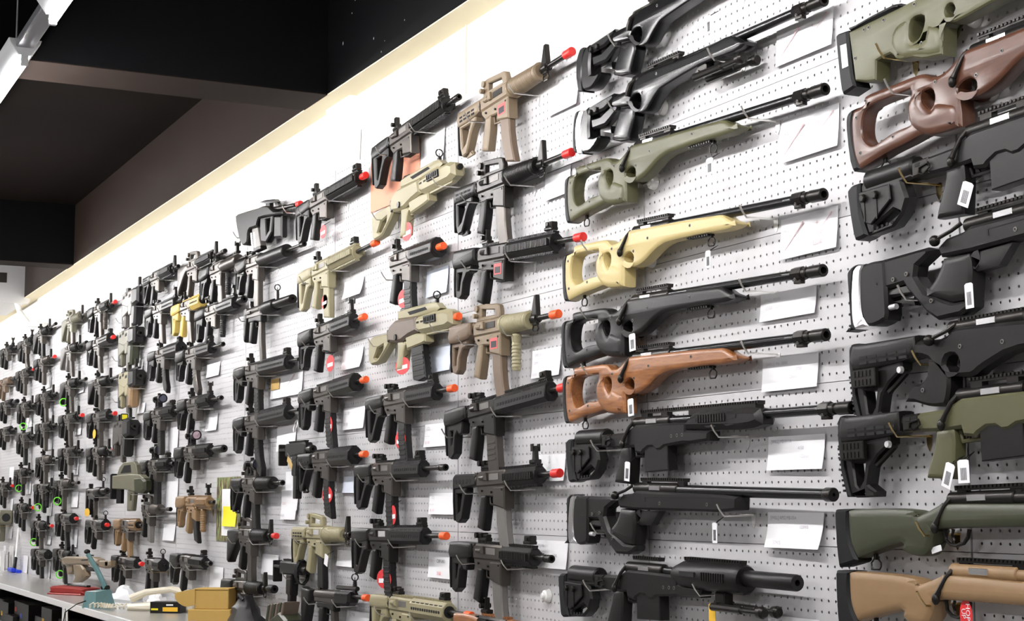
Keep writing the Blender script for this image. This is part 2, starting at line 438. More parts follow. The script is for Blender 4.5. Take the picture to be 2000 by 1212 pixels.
def add_receiver(t, m, grip, flat=True, deflector=True, port='gry', decal=False):
    def up(b):
        b.slab([(-.155, -.022), (.047, -.022), (.047, .022), (.043, .026), (-.138, .026), (-.155, .016)], .04, .006)
        if deflector:
            b.slab([(-.085, -.004), (-.062, -.004), (-.066, .02), (-.08, .014)], .012, .002, (), -.023)
            b.lathe([(-.115, .0085), (-.085, .0085), (-.083, .006)], 10, -.022, .006)
        b.box(-.172, -.154, -.016, .016, .014, .024, .002)
    def lo(b):
        b.slab([(-.155, -.018), (.038, -.018), (.04, -.03), (.04, -.06), (-.036, -.056), (-.09, -.052), (-.128, -.055), (-.155, -.032)], .03, .004)
        b.slab([(-.037, -.026), (.041, -.026), (.041, -.094), (-.037, -.08)], .037, .004)
        b.wire([(-.092, 0, -.05), (-.088, 0, -.076), (-.038, 0, -.081)], .0035)
        b.wire([(-.066, 0, -.05), (-.07, 0, -.062), (-.064, 0, -.074)], .003)
    part('upper_receiver', m, ('up', deflector), up, t)
    part('lower_receiver', m, 'lo', lo, t)
    part('ejection_port', port, 'ep', lambda b: b.box(-.058, .008, -.0214, -.0195, -.004, .016, .0006), t)
    for x, z in ((-.118, -.034), (.026, -.034), (-.05, -.04)): part('pin', 'blm', 'pin', lambda b: b.lathe([(-.0202, .0035), (-.014, .0035)], 8, axis='y'), t, (x, 0, z))
    if decal: part('decal', 'inr', 'dc', lambda b: b.box(-.028, .022, -.0192, -.0187, -.07, -.036), t); 
    if decal: part('decal', 'ink', 'd2', lambda b: b.box(-.022, .016, -.0196, -.0192, -.066, -.046), t)
    part('grip', grip, 'g', lambda b: b.slab(smooth([(-.13, -.046), (-.09, -.046), (-.096, -.075), (-.1, -.1), (-.118, -.158), (-.164, -.147), (-.15, -.105), (-.14, -.074)], 3, (0, 1, 4, 5)), .031, .01, rnd=True), t)

MAGS = {
 'stanag': ([(-.031, -.07), (.033, -.07), (.035, -.13), (.044, -.18), (.062, -.236), (.0, -.222), (-.016, -.18), (-.027, -.13)], .024, 0),
 'pmag': ([(-.031, -.07), (.033, -.07), (.034, -.13), (.042, -.18), (.058, -.24), (-.008, -.226), (-.022, -.18), (-.03, -.13)], .027, 7),
 'str': ([(-.031, -.07), (.033, -.07), (.034, -.14), (.038, -.19), (.038, -.215), (-.028, -.205), (-.03, -.14)], .025, 0),
 'ak': ([(-.03, -.07), (.03, -.07), (.034, -.12), (.05, -.17), (.082, -.225), (.074, -.262), (.02, -.24), (-.008, -.19), (-.026, -.13)], .026, 3),
 'smg': ([(-.016, -.07), (.018, -.07), (.022, -.16), (.034, -.262), (-.002, -.266), (-.012, -.16)], .022, 0),
 'long': ([(-.033, -.07), (.034, -.07), (.04, -.16), (.05, -.262), (-.018, -.262), (-.03, -.16)], .027, 4),
}
def add_mag(t, kind, m):
    if kind == 'none':
        part('magazine_well_plug', 'drk', 'plug', lambda b: b.box(-.03, .034, -.011, .011, -.092, -.06), t); return
    p, w, ribs = MAGS[kind]
    def bd(b):
        b.slab(p, w, .004)
        for i in range(ribs):
            z = -.112 - i * .017; x = .0 + (.014 * max(0, i - 2) / 4)
            b.box(-.026 + x, .03 + x, -w / 2 - .0014, w / 2 + .0014, z - .004, z + .004, .001)
    part('magazine', m, kind, bd, t)

def add_handguard(t, kind, m, hl, top=True):
    x0, x1 = .047, .047 + hl; k = (kind, round(hl, 3))
    if kind == 'round':
        def bd(b):
            pr = [(x0, .026), (x0 + .004, .033), (x0 + .014, .033)]; n = int((hl - .03) / .0085)
            for i in range(n):
                r = .031 - .004 * i / n; a = x0 + .015 + i * .0085; pr += [(a, r - .0022), (a + .002, r), (a + .006, r), (a + .0078, r - .0022)]
            pr += [(x1 - .004, .028), (x1, .022), (x1, .009)]
            b.lathe(pr, 18)
        part('handguard', m, k, bd, t)
    elif kind == 'ris':
        def bd(b):
            b.prismx(lift(octa(.046, .05, .012), 0), x0, x1, .003)
            rail(b, x0, x1, .024); rail(b, x0 + .005, x1 - .003, -.024, up=-1)
            siderail(b, x0 + .005, x1 - .003, -.022, 0, -1); siderail(b, x0 + .005, x1 - .003, .022, 0, 1)
        part('handguard', m, k, bd, t)
    elif kind in ('key', 'oct', 'tri'):
        w, h, c = {'key': (.046, .058, .013), 'oct': (.062, .066, .018), 'tri': (.052, .064, .017)}[kind]
        def bd(b):
            b.prismx(lift(octa(w, h, c), -.001), x0, x1, .003)
            if top: rail(b, x0, x1 - .004, .027)
        part('handguard', m, k, bd, t)
        part('barrel_recess', 'drk', k, lambda b: b.lathe([(x1 - .001, min(w, h) * .38), (x1 + .0012, min(w, h) * .38)], 16), t)
        n = max(3, int(hl / .021))
        for i in range(n):
            xa = x0 + .02 + i * (hl - .035) / n
            part('slot', 'drk', ('ks', kind), lambda b: b.slab([(0, -.004), (.009, -.005), (.013, -.0015), (.013, .0035), (.008, .005), (0, .004)], .0012, 0, (), -w / 2 - .0002), t, (xa, 0, -.002))
            if kind != 'oct' and i % 2 == 0: part('slot', 'drk', ('kt', kind), lambda b: b.slab([(0, -.0025), (.024, -.0025), (.024, .0025), (0, .0025)], .003, 0, (), -w / 2 + .0048), t, (xa, 0, .018))
    elif kind == 'slot':     # smooth tubular shroud
        part('handguard', m, k, lambda b: b.lathe([(x0, .025), (x0 + .004, .029), (x1 - .006, .029), (x1, .025), (x1, .009)], 18), t)
def add_barrel(t, hl, ML, tip, r=.0085):
    xe = .047 + hl; k = (round(hl, 3), round(ML, 3), tip, r)
    if tip in ('org', 'red'):
        if ML - .045 > xe - .03: part('barrel', 'blm', k, lambda b: b.lathe([(xe - .03, r), (ML - .036, r)], 12), t)
        def bd(b):
            b.lathe([(-.044, .0115), (-.042, .0128), (-.002, .0132), (0, .0118), (0, .0001)], 18)
        part('muzzle_tip', tip, 'tip', bd, t, (ML, 0, 0), label='orange plastic muzzle tip' if tip == 'org' else 'red plastic muzzle tip')
        for a in range(6): part('vent_hole', 'rtg', 'th', lambda b: b.lathe([(0, .0009), (.0004, .0009)], 6), t, (ML, .0075 * math.cos(a * 1.047), .0075 * math.sin(a * 1.047)))
    elif tip == 'fh':
        part('barrel', 'blm', k, lambda b: b.lathe([(xe - .03, r), (ML - .045, r)], 12), t)
        part('flash_hider', 'blm', 'fh', lambda b: b.lathe([(-.05, .0115), (-.038, .0115), (-.036, .0095), (-.03, .0095), (-.028, .0118), (-.002, .0118), (0, .0105), (0, .0065), (-.02, .006), (-.02, .0001)], 14), t, (ML, 0, 0))
    elif tip in ('sup', 'sps'):
        n = .15 if tip == 'sup' else .07
        if ML - n > xe - .02: part('barrel', 'blm', k, lambda b: b.lathe([(xe - .03, r), (ML - n + .01, r)], 12), t)
        part('suppressor', 'blk', tip, lambda b: b.lathe([(-n, .014), (-n + .006, .0185), (-.004, .0185), (0, .0165), (0, .0075), (-.03, .007), (-.03, .0001)], 18), t, (ML, 0, 0))
    elif tip == 'brl':
        part('barrel', 'blm', k, lambda b: b.lathe([(xe - .03, r), (ML, r), (ML, .004), (ML - .02, .004), (ML - .02, .0001)], 12), t)
def add_rear(t, kind, m='blm'):
    if kind == 'carry':
        def bd(b):
            b.slab([(-.15, .026), (.018, .026), (.02, .045), (.012, .066), (-.005, .072), (-.122, .082), (-.145, .08), (-.15, .06)], .018, .003, [[(-.115, .04), (-.012, .038), (-.016, .054), (-.112, .064)]])
            b.lathe([(-.016, .011), (.016, .011)], 12, cz=.068, axis='y', cx=-.14)
            b.lathe([(-.024, .008), (-.012, .008)], 10, cz=.045, axis='y', cx=-.142)
        part('carry_handle', m, 'c', bd, t)
    elif kind == 'flip':
        def bd(b):
            b.box(-.135, -.075, -.012, .012, .034, .046, .003)
            b.box(-.128, -.108, -.014, .014, .044, .06, .003)
            b.lathe([(-.02, .009), (.004, .009)], 12, cz=.052, axis='y', cx=-.135)
            b.box(-.105, -.075, -.009, .009, .046, .056, .003)
        part('rear_sight', 'blm', 'f', bd, t)
    elif kind == 'up':
        def bd(b):
            b.box(-.14, -.095, -.012, .012, .034, .046, .003)
            b.slab([(-.13, .044), (-.112, .044), (-.114, .082), (-.128, .082)], .018, .002, [[(-.126, .066), (-.117, .066), (-.117, .077), (-.126, .077)]])
            b.lathe([(-.019, .008), (.017, .008)], 12, cz=.056, axis='y', cx=-.13)
        part('rear_sight', 'blm', 'u', bd, t)
def add_front(t, kind, x, m='blm'):
    if kind == 'fsp':
        def bd(b):
            b.slab([(-.03, -.012), (.012, -.012), (.012, .012), (.006, .07), (-.004, .07), (-.024, .014)], .016, .002, [[(-.014, .016), (.0, .016), (-.001, .046)]])
            b.lathe([(-.02, .014), (.01, .014)], 12); b.slab([(-.02, -.02), (.006, -.02), (.006, -.01), (-.02, -.01)], .012, .002)
        part('front_sight', m, 'fsp', bd, t, (x + .034, 0, 0))
        part('sling_loop', 'blm', 'fl', lambda b: b.wire([(-.02, 0, -.02), (.006, 0, -.02), (.012, 0, -.03), (.004, 0, -.038), (-.018, 0, -.038), (-.026, 0, -.03)], .0025, 6, True), t, (x + .034, 0, 0))
    elif kind == 'flip':
        def bd(b):
            b.box(-.06, -.01, -.012, .012, .036, .046, .003); b.box(-.052, -.014, -.013, .013, .045, .062, .004)
            b.lathe([(-.016, .005), (.016, .005)], 8, cz=.053, axis='y', cx=-.03)
        part('front_sight', m, 'fl', bd, t, (x, 0, 0))
    elif kind == 'up':
        def bd(b):
            b.box(-.05, -.01, -.012, .012, .034, .046, .003)
            b.slab([(-.04, .044), (-.018, .044), (-.022, .086), (-.034, .086)], .014, .002)
            b.box(-.036, -.02, -.013, -.009, .07, .092, .001); b.box(-.036, -.02, .009, .013, .07, .092, .001)
        part('front_sight', m, 'up', bd, t, (x, 0, 0))
    elif kind == 'ring':
        def bd(b):
            b.slab([(-.03, .012), (-.004, .012), (-.01, .058), (-.024, .058)], .012, .002)
            b.wire([(-.017, .013 * math.cos(i * .524), .072 + .013 * math.sin(i * .524)) for i in range(12)], .0026, 6, True)
            b.wire([(-.017, 0, .056), (-.017, 0, .072)], .0015, 5)
        return part('front_sight', m, 'rg', bd, t, (x, 0, 0))
def add_optic(t, kind, x=-.06):
    if kind in ('scope', 'scope2'):
        lens = 'lns' if kind == 'scope' else 'lnp'
        s = part('scope', 'blk', 's', lambda b: (b.lathe([(-.075, .0155), (-.072, .0195), (-.045, .0195), (-.03, .015), (.02, .015), (.045, .024), (.085, .025), (.086, .022), (.08, .022), (.08, .0001)], 18, cz=.083),
             b.lathe([(.083, .009), (.115, .009), (.116, .001)], 10, axis='z', cx=0), b.lathe([(-.034, .009), (0, .009)], 10, cz=.083, axis='y', cx=0),
             b.box(-.035, -.02, -.014, .014, .034, .075, .003), b.box(.012, .027, -.014, .014, .034, .075, .003), b.box(-.045, .04, -.011, .011, .034, .044, .002)), t, (x, 0, 0))
        part('lens', lens, 'l', lambda b: b.lathe([(.079, .0215), (.0825, .019), (.084, .0001)], 18, cz=.083), s, label='round coated objective lens')
    elif kind == 'dot':
        s = part('red_dot_sight', 'blk', 'd', lambda b: (b.box(-.04, .04, -.018, .018, .034, .05, .003), b.box(-.04, -.03, -.02, .02, .05, .085, .002), b.slab([(.02, .048), (.04, .048), (.04, .088), (.026, .088)], .044, .004, ())), t, (x, 0, 0))
        part('window', 'ylw', 'w', lambda b: b.box(.04, .0412, -.016, .016, .054, .082), s, label='yellow glare on the sight window')
def add_foregrip(t, x, m, z0=-.034):
    def bd(b):
        pr = [(z0, .012), (z0 - .006, .016), (z0 - .02, .0145)]
        for i in range(7): a = z0 - .028 - i * .011; pr += [(a, .0135), (a - .003, .0152), (a - .007, .0152), (a - .0095, .0135)]
        pr += [(z0 - .108, .0135), (z0 - .112, .012)]
        b.lathe(pr[::-1], 14, axis='z', cx=0)
    part('foregrip', m, round(z0, 3), bd, t, (x, 0, 0))

GUNS = []
DC = .05
def place(B=None, M=None, G=None, tilt=0., BL=.33, ML=.45, zB=.0, d=DC):
    "world position of the local origin, tilt and muzzle distance from photo pixels (B butt on the bore line, M muzzle, or G magazine well)"
    if G:
        X, Z = at(*G, d + .018); tl = math.radians(tilt); return (X - .02 * math.sin(tl), -d, Z + .03), tl, ML
    bx, bz = at(*B, d + .02); mx, mz = at(*M, d)
    L = math.hypot(mx - bx, mz - bz); tl = math.atan2(mz - bz, mx - bx)
    return (bx + BL * math.cos(tl), -d, bz + BL * math.sin(tl)), tl, L - BL
HOOKN = []
def hook(x, z, label, reach=.082, gold=False, group='chrome wire hooks holding the replicas'):
    m = 'brs' if gold else 'chr'
    t = thing('peg_hook', label, 'hook', (x, 0, z), 0, group)
    part('wire', m, reach, lambda b: b.wire([(0, .0, 0), (0, -reach, -.002), (0, -reach - .012, .012), (0, -reach - .02, .026)], .0024, 6), t)
    part('back_plate', 'brs' if gold else 'sat', 'bp', lambda b: b.slab([(0, -.032), (.007, -.02), (.009, .002), (-.009, .002), (-.007, -.02)], .0014, .0, (), -.0012), t)
    return t
def carbine(short, label, stock='crane', sc='blk', rec='gun', grip=None, mag='stanag', mc='blk', hg='key', hl=.2, hc='blk',
            rear='flip', front='flip', tip='fh', fg=None, opt=None, decal=False, port='gry', grp=None, BL=.33, hooks=(-.2, .12), gold=False, hcol=None, **kw):
    loc, tl, ML = place(BL=BL, **kw)
    hl = min(hl, ML - .047 - .015) if tip in ('org', 'red', 'fh') else hl
    hl = round(max(.06, hl), 2); ML = round(ML, 2)
    t = thing('airsoft_carbine', label, 'airsoft rifle', loc, tl, grp)
    add_stock(t, stock, sc, BL); add_receiver(t, rec, grip or sc, port=port, decal=decal); add_mag(t, mag, mc)
    add_handguard(t, hg, hc, hl, top=True); add_barrel(t, hl, ML, tip)
    if rear != 'carry': part('top_rail', rec if hg == 'round' else hc, 'tr', lambda b: rail(b, -.138, .045, .025), t)
    add_rear(t, rear, rec); add_front(t, front, .047 + hl, 'blm')
    if fg: add_foregrip(t, .047 + min(hl - .03, .07), fg)
    if opt: add_optic(t, opt)
    GUNS.append((short, t, hooks, gold, hl))
    return t
def place_hooks():
    for short, t, hooks, gold, hl in GUNS:
        l, a = t.location, -t.rotation_euler[1]
        for i, h in enumerate(hooks):
            z = -.034
            if isinstance(h, tuple): h, z = h
            back = (i == 0 and len(hooks) > 1) or (len(hooks) == 1 and h < 0)
            x = l[0] + h * math.cos(a) - z * math.sin(a); zz = l[2] + h * math.sin(a) + z * math.cos(a)
            hook(x, zz - .004, ('wire hook under the stock of the ' if back else 'wire hook under the front of the ') + short, .085, gold)

# ------------------------------------------------------------------ long rifles, outlines measured on the photograph
class TR:
    "crop coordinates -> metres in the plane of the rifle, x along the bore from anchor A"
    def __init__(s, ox, oy, sc, A, M=None, d=.07, tilt=None):
        s.o = (ox, oy, sc); s.d = d
        a = at(ox + A[0] / sc, oy + A[1] / sc, d); s.a = a
        if M: m = at(ox + M[0] / sc, oy + M[1] / sc, d); s.t = math.atan2(m[1] - a[1], m[0] - a[0])
        else: s.t = tilt or 0.
        s.c, s.s = math.cos(s.t), math.sin(s.t)
    def p(s, x, y):
        X, Z = at(s.o[0] + x / s.o[2], s.o[1] + y / s.o[2], s.d); X -= s.a[0]; Z -= s.a[1]
        return (X * s.c + Z * s.s, -X * s.s + Z * s.c)
    def poly(s, pts): return [s.p(*q) for q in pts]
def screws(t, pts, y, r=.0042, ring='gry'):
    for x, z in pts:
        part('screw', ring, ('sc', r, y), lambda b: b.lathe([(y - .0008, r), (y + .004, r)], 10, axis='y'), t, (x, 0, z))
        part('screw_socket', 'drk', ('ss', r, y), lambda b: b.lathe([(y - .0012, r * .6), (y - .0006, r * .6)], 8, axis='y'), t, (x, 0, z))
def swivel(t, x, z):
    part('sling_swivel', 'blm', 'sw', lambda b: (b.wire([(-.004, 0, 0), (-.006, 0, -.006), (-.015, 0, -.014), (-.015, 0, -.022), (-.01, 0, -.028), (.01, 0, -.028), (.015, 0, -.022), (.015, 0, -.014), (.006, 0, -.006), (.004, 0, 0)], .0018), b.box(-.004, .004, -.004, .004, -.008, .004, .001)), t, (x, 0, z))
def longbarrel(t, x0, ML, kind, r=.0118):
    k = (round(x0, 3), round(ML, 3), kind)
    if kind == 'comp':      # clamp block and muzzle brake
        part('barrel', 'blg', k, lambda b: b.lathe([(x0, r), (ML - .1, r * .95)], 16), t)
        part('flute', 'drk', k, lambda b: b.box(x0 + .1, ML - .14, -r * .98 - .0004, -r * .9, .0014, .0032), t)
        c = part('clamp_block', 'blm', 'cb', lambda b: (b.lathe([(-.105, .0145), (-.103, .0165), (-.072, .0165), (-.07, .0145)], 8), b.box(-.1, -.075, -.008, .008, -.022, -.01, .002)), t, (ML, 0, 0))
        screws(t, [(ML - .088, -.012)], -.0125, .003)
        part('muzzle_brake', 'blm', 'mb', lambda b: b.lathe([(-.07, .013), (-.056, .013), (-.054, .0095), (-.046, .0095), (-.044, .0145), (-.002, .0145), (0, .013), (0, .008), (-.03, .0075), (-.03, .0001)], 16), t, (ML, 0, 0))
    elif kind == 'bull':
        part('barrel', 'blg', k, lambda b: b.lathe([(x0, .0135), (ML - .03, .0125)], 18), t)
        part('muzzle_cap', 'blm', 'mc', lambda b: b.lathe([(-.03, .0125), (-.024, .0155), (-.002, .0155), (0, .014), (0, .004), (-.02, .004), (-.02, .0001)], 18), t, (ML, 0, 0))
    elif kind == 'can':
        part('barrel', 'blg', k, lambda b: b.lathe([(x0, .0105), (ML - .19, .0105)], 16), t)
        part('suppressor', 'blk', 'can', lambda b: b.lathe([(-.2, .016), (-.195, .019), (-.004, .019), (0, .0175), (0, .007), (-.03, .0065), (-.03, .0001)], 20), t, (ML, 0, 0))
def add_bolt(t, x, z, silver=True, rx0=None, rx1=None, m='blm', r=.0155, knob=False, hx=None):
    "tubular receiver with the bolt showing through its port"
    part('receiver', m, (round(rx0, 3), round(rx1, 3), r), lambda b: b.lathe([(rx0, r * .8), (rx0 + .004, r), (rx1, r), (rx1 + .002, r * .85)], 16), t, (0, 0, z))
    part('bolt', 'slv', 'bolt', lambda b: b.box(0, .05, -.0012 - .0155, -.012, -.004, .0085, .0008), t, (x, 0, z), label='bright polished bolt')
    h = hx if hx is not None else rx0
    if knob:
        part('bolt_handle', 'blm', 'k', lambda b: (b.wire([(.03, -.012, .006), (.012, -.022, -.006), (-.018, -.03, -.016)], [.0045, .004, .004], 8), b.ball((-.026, -.032, -.02), .0115)), t, (h, 0, z))
    else:
        part('bolt_handle', 'blm', 'l', lambda b: (b.wire([(.01, -.012, .002), (.002, -.022, -.012), (-.012, -.026, -.034), (-.018, -.028, -.046)], [.005, .0045, .0045, .006], 8), b.ball((-.021, -.029, -.054), .008, sz=1.5)), t, (h, 0, z))
def toprail(t, x0, x1, z, legs=True):
    k = (round(x0, 3), round(x1, 3), round(z, 3))
    part('scope_rail', 'blm', k, lambda b: (rail(b, x0, x1, z), b.box(x0 + .004, x0 + .03, -.006, .006, z - .01, z + .002), b.box(x1 - .035, x1 - .006, -.006, .006, z - .01, z + .002)), t)
def bipod(t, x, z):
    g = part('bipod', 'blm', 'b', lambda b: (b.box(-.02, .02, -.014, .014, -.03, .004, .003), b.lathe([(-.026, .007), (.026, .007)], 10, cz=-.024, axis='y', cx=.0)), t, (x, 0, z))
    for s in (-1, 1):
        part('bipod_leg', 'blm', ('bl', s), lambda b: (b.lathe([(-.02, .0095), (.1, .0095), (.102, .0065), (.17, .0065)], 10, s * .02, -.03), b.lathe([(.165, .009), (.17, .0135), (.185, .0145), (.192, .01)], 12, s * .02, -.03)), t, (x, 0, z))

# --- thumbhole sporter (outline of the wooden one)
T6 = TR(1080, 640, 3.448, (80, 256), (1790, 46))
TH = dict(
 stock=smooth(T6.poly([(88, 322), (133, 312), (137, 272), (230, 258), (335, 245), (366, 258), (388, 280), (430, 272), (475, 228), (500, 196), (700, 174), (900, 152), (1090, 138), (1140, 140), (1185, 172), (1236, 196), (1232, 218), (1160, 244), (1000, 258), (810, 286), (745, 302), (690, 336), (630, 396), (590, 428), (545, 446), (505, 440), (484, 432), (486, 500), (486, 578), (430, 582), (372, 576), (338, 556), (280, 575), (200, 598), (104, 642), (84, 560), (78, 400)]), 3, (0, 9, 27, 28, 34)),
 holes=[smooth(T6.poly([(120, 430), (132, 358), (160, 330), (240, 318), (304, 310), (306, 336), (292, 390), (290, 460), (298, 488), (250, 496), (215, 508), (178, 530), (150, 532), (126, 492)]), 3, (4,)),
        smooth(T6.poly([(476, 376), (494, 352), (520, 344), (540, 366), (543, 400), (526, 428), (500, 426), (480, 404)]), 2),
        smooth(T6.poly([(348, 346), (372, 336), (388, 356), (390, 400), (376, 436), (356, 410), (346, 376)]), 2)],
 swell=smooth(T6.poly([(294, 430), (300, 372), (330, 326), (352, 330), (346, 380), (360, 420), (380, 446), (398, 420), (440, 440), (470, 470), (476, 574), (430, 578), (376, 572), (338, 548), (306, 500)]), 3, (10, 11)),
 pad=smooth(T6.poly([(62, 420), (66, 350), (82, 326), (118, 322), (96, 340), (86, 400), (88, 500), (106, 640), (82, 644), (70, 590)]), 2, (3, 7, 8)),
 rec=(T6.p(515, 190)[0], T6.p(760, 170)[0]), bolt=T6.p(582, 188)[0], rail=(T6.p(540, 150)[0], T6.p(756, 135)[0]),
 muz=T6.p(1790, 46)[0], sw=[T6.p(1030, 262), T6.p(176, 612)], scr=T6.poly([(643, 258), (930, 196), (236, 526), (112, 560), (378, 522), (104, 372), (400, 312), (548, 340)]),
 trig=T6.poly([(510, 345), (505, 375), (512, 405)]))
PADTOP = T6.p(82, 326)
def thumbhole(short, label, m, pad, tilt=None, muz=None, d=DC, hooks=(T6.p(262, 300), T6.p(1350, 160)), name='airsoft_rifle', shift=(0, 0)):
    "pad: pixel of the top of the butt pad; muz: pixel of the muzzle (gives the tilt)"
    bx, bz = at(*pad, d + .02)
    if muz:
        mx, mz = at(*muz, d); tl = math.atan2(mz - bz, mx - bx) - math.atan2(0 - PADTOP[1], TH['muz'] - PADTOP[0])
    else: tl = math.radians(tilt or 0)
    c, s = math.cos(tl), math.sin(tl)
    loc = (bx - (PADTOP[0] * c - PADTOP[1] * s), -d, bz - (PADTOP[0] * s + PADTOP[1] * c))
    t = thing(name, label, 'airsoft rifle', loc, tl)
    part('stock', m, 'th', lambda b: (b.slab(TH['stock'], .042, .011, TH['holes'], rnd=True), b.slab(TH['swell'], .052, .014, rnd=True)), t)
    part('butt_pad', 'rub', 'th', lambda b: b.slab(TH['pad'], .044, .005), t)
    add_bolt(t, TH['bolt'], 0, True, TH['rec'][0], TH['rec'][1], hx=TH['rec'][0] - .012)
    toprail(t, TH['rail'][0], TH['rail'][1], .02)
    longbarrel(t, TH['rec'][1] - .01, TH['muz'], 'comp')
    part('trigger', 'blm', 'th', lambda b: b.wire([(x, 0, z) for x, z in TH['trig']], .0025), t)
    for x, z in TH['sw']: swivel(t, x, z)
    screws(t, TH['scr'], -.021, .0042)
    x0, x1 = T6.p(880, 262)[0], T6.p(1030, 250)[0]; zz = T6.p(950, 262)[1]
    part('accessory_rail', 'blm', 'ar', lambda b: rail(b, x0, x1, zz + .004, up=-1), t)
    GUNS.append((short, t, hooks, False, .2)); LONG.add(t.name)
    return t
LONG = set()
thumbhole('olive thumbhole rifle', 'olive green thumbhole-stock sniper rifle hung above the cream-yellow one', 'olv', (1108, 345), muz=(1605, 176))
thumbhole('cream thumbhole rifle', 'cream-yellow thumbhole-stock sniper rifle with black barrel', 'yel', (1104, 497), muz=(1609, 379))
thumbhole('black thumbhole rifle', 'black thumbhole-stock sniper rifle hung above the wooden one', 'blk', (1102, 627), muz=(1600, 529))
thumbhole('wooden thumbhole rifle', 'reddish-brown wooden thumbhole-stock sniper rifle with black butt pad', 'wod', (1104, 734), muz=(1602, 655))
thumbhole('dark brown thumbhole rifle', 'dark brown thumbhole rifle hung under the green thumbhole rifle with cheek pad', 'wd2', (1661, 216), tilt=1.5)

# --- chassis rifles
T7 = TR(1080, 640, 3.448, (90, 673), (1965, 545))
def q7(*p): return T7.poly(p)
CH = dict(
 pad=smooth(q7((84, 800), (88, 764), (104, 750), (132, 748), (130, 900), (152, 1028), (112, 1040), (98, 1000)), 2, (3, 5)),
 butt=q7((130, 764), (150, 716), (190, 704), (240, 716), (322, 700), (328, 800), (286, 806), (302, 890), (282, 968), (244, 1018), (152, 1030), (130, 900)),
 bhole=q7((180, 984), (250, 930), (284, 880), (272, 950), (238, 1000), (176, 1010)),
 plate=q7((132, 800), (246, 800), (250, 880), (172, 982), (152, 966), (138, 880)),
 knobs=[T7.p(152, 838), T7.p(198, 838)],
 lower=q7((330, 722), (480, 706), (548, 656), (700, 646), (890, 640), (890, 692), (1046, 700), (1040, 764), (922, 780), (870, 778), (745, 802), (716, 826), (690, 828), (668, 806), (636, 806), (604, 834), (592, 852), (548, 842), (542, 804), (480, 812), (330, 804)),
 hg=q7((886, 690), (886, 640), (914, 598), (952, 578), (1308, 540), (1384, 548), (1402, 600), (1402, 656), (1340, 680), (1250, 690)),
 hslots=[q7((1004, 580), (1024, 566), (1072, 562), (1050, 578)), q7((1086, 570), (1106, 557), (1144, 553), (1124, 568)), q7((1172, 562), (1190, 549), (1228, 546), (1212, 560)), q7((950, 618), (984, 614), (984, 638), (950, 642)), q7((1200, 592), (1252, 586), (1252, 612), (1200, 618)), q7((1040, 668), (1100, 660), (1120, 668), (1060, 676)), q7((1170, 656), (1226, 650), (1240, 656), (1190, 666))],
 ribs=q7((990, 596), (1186, 578), (1186, 636), (990, 652)),
 grip=smooth(q7((446, 808), (512, 800), (516, 868), (506, 1056), (404, 1042), (410, 1000), (438, 880)), 2, (0, 1, 3, 4)),
 guard=q7((512, 804), (524, 868), (592, 862)), trig=q7((548, 806), (544, 836), (552, 858)),
 mag=q7((604, 812), (724, 800), (728, 930), (606, 942)),
 tube=(T7.p(300, 0)[0], T7.p(345, 0)[0], T7.p(318, 756)[1]),
 hinge=q7((330, 722), (390, 716), (392, 800), (330, 804)), hsl=q7((344, 736), (362, 734), (362, 752), (344, 754)), loop=q7((362, 762), (396, 748), (402, 772), (376, 800), (360, 790)),
 bolt=T7.p(616, 640)[0], rec=(T7.p(518, 640)[0], T7.p(760, 630)[0]), rail=(T7.p(564, 585)[0], T7.p(1362, 516)[0]), railz=T7.p(900, 556)[1], muz=T7.p(1968, 545)[0],
 scr=q7((797, 731), (836, 727), (870, 724)), hgx=(T7.p(905, 0)[0], T7.p(1390, 0)[0]))
CPAD = T7.p(104, 750)
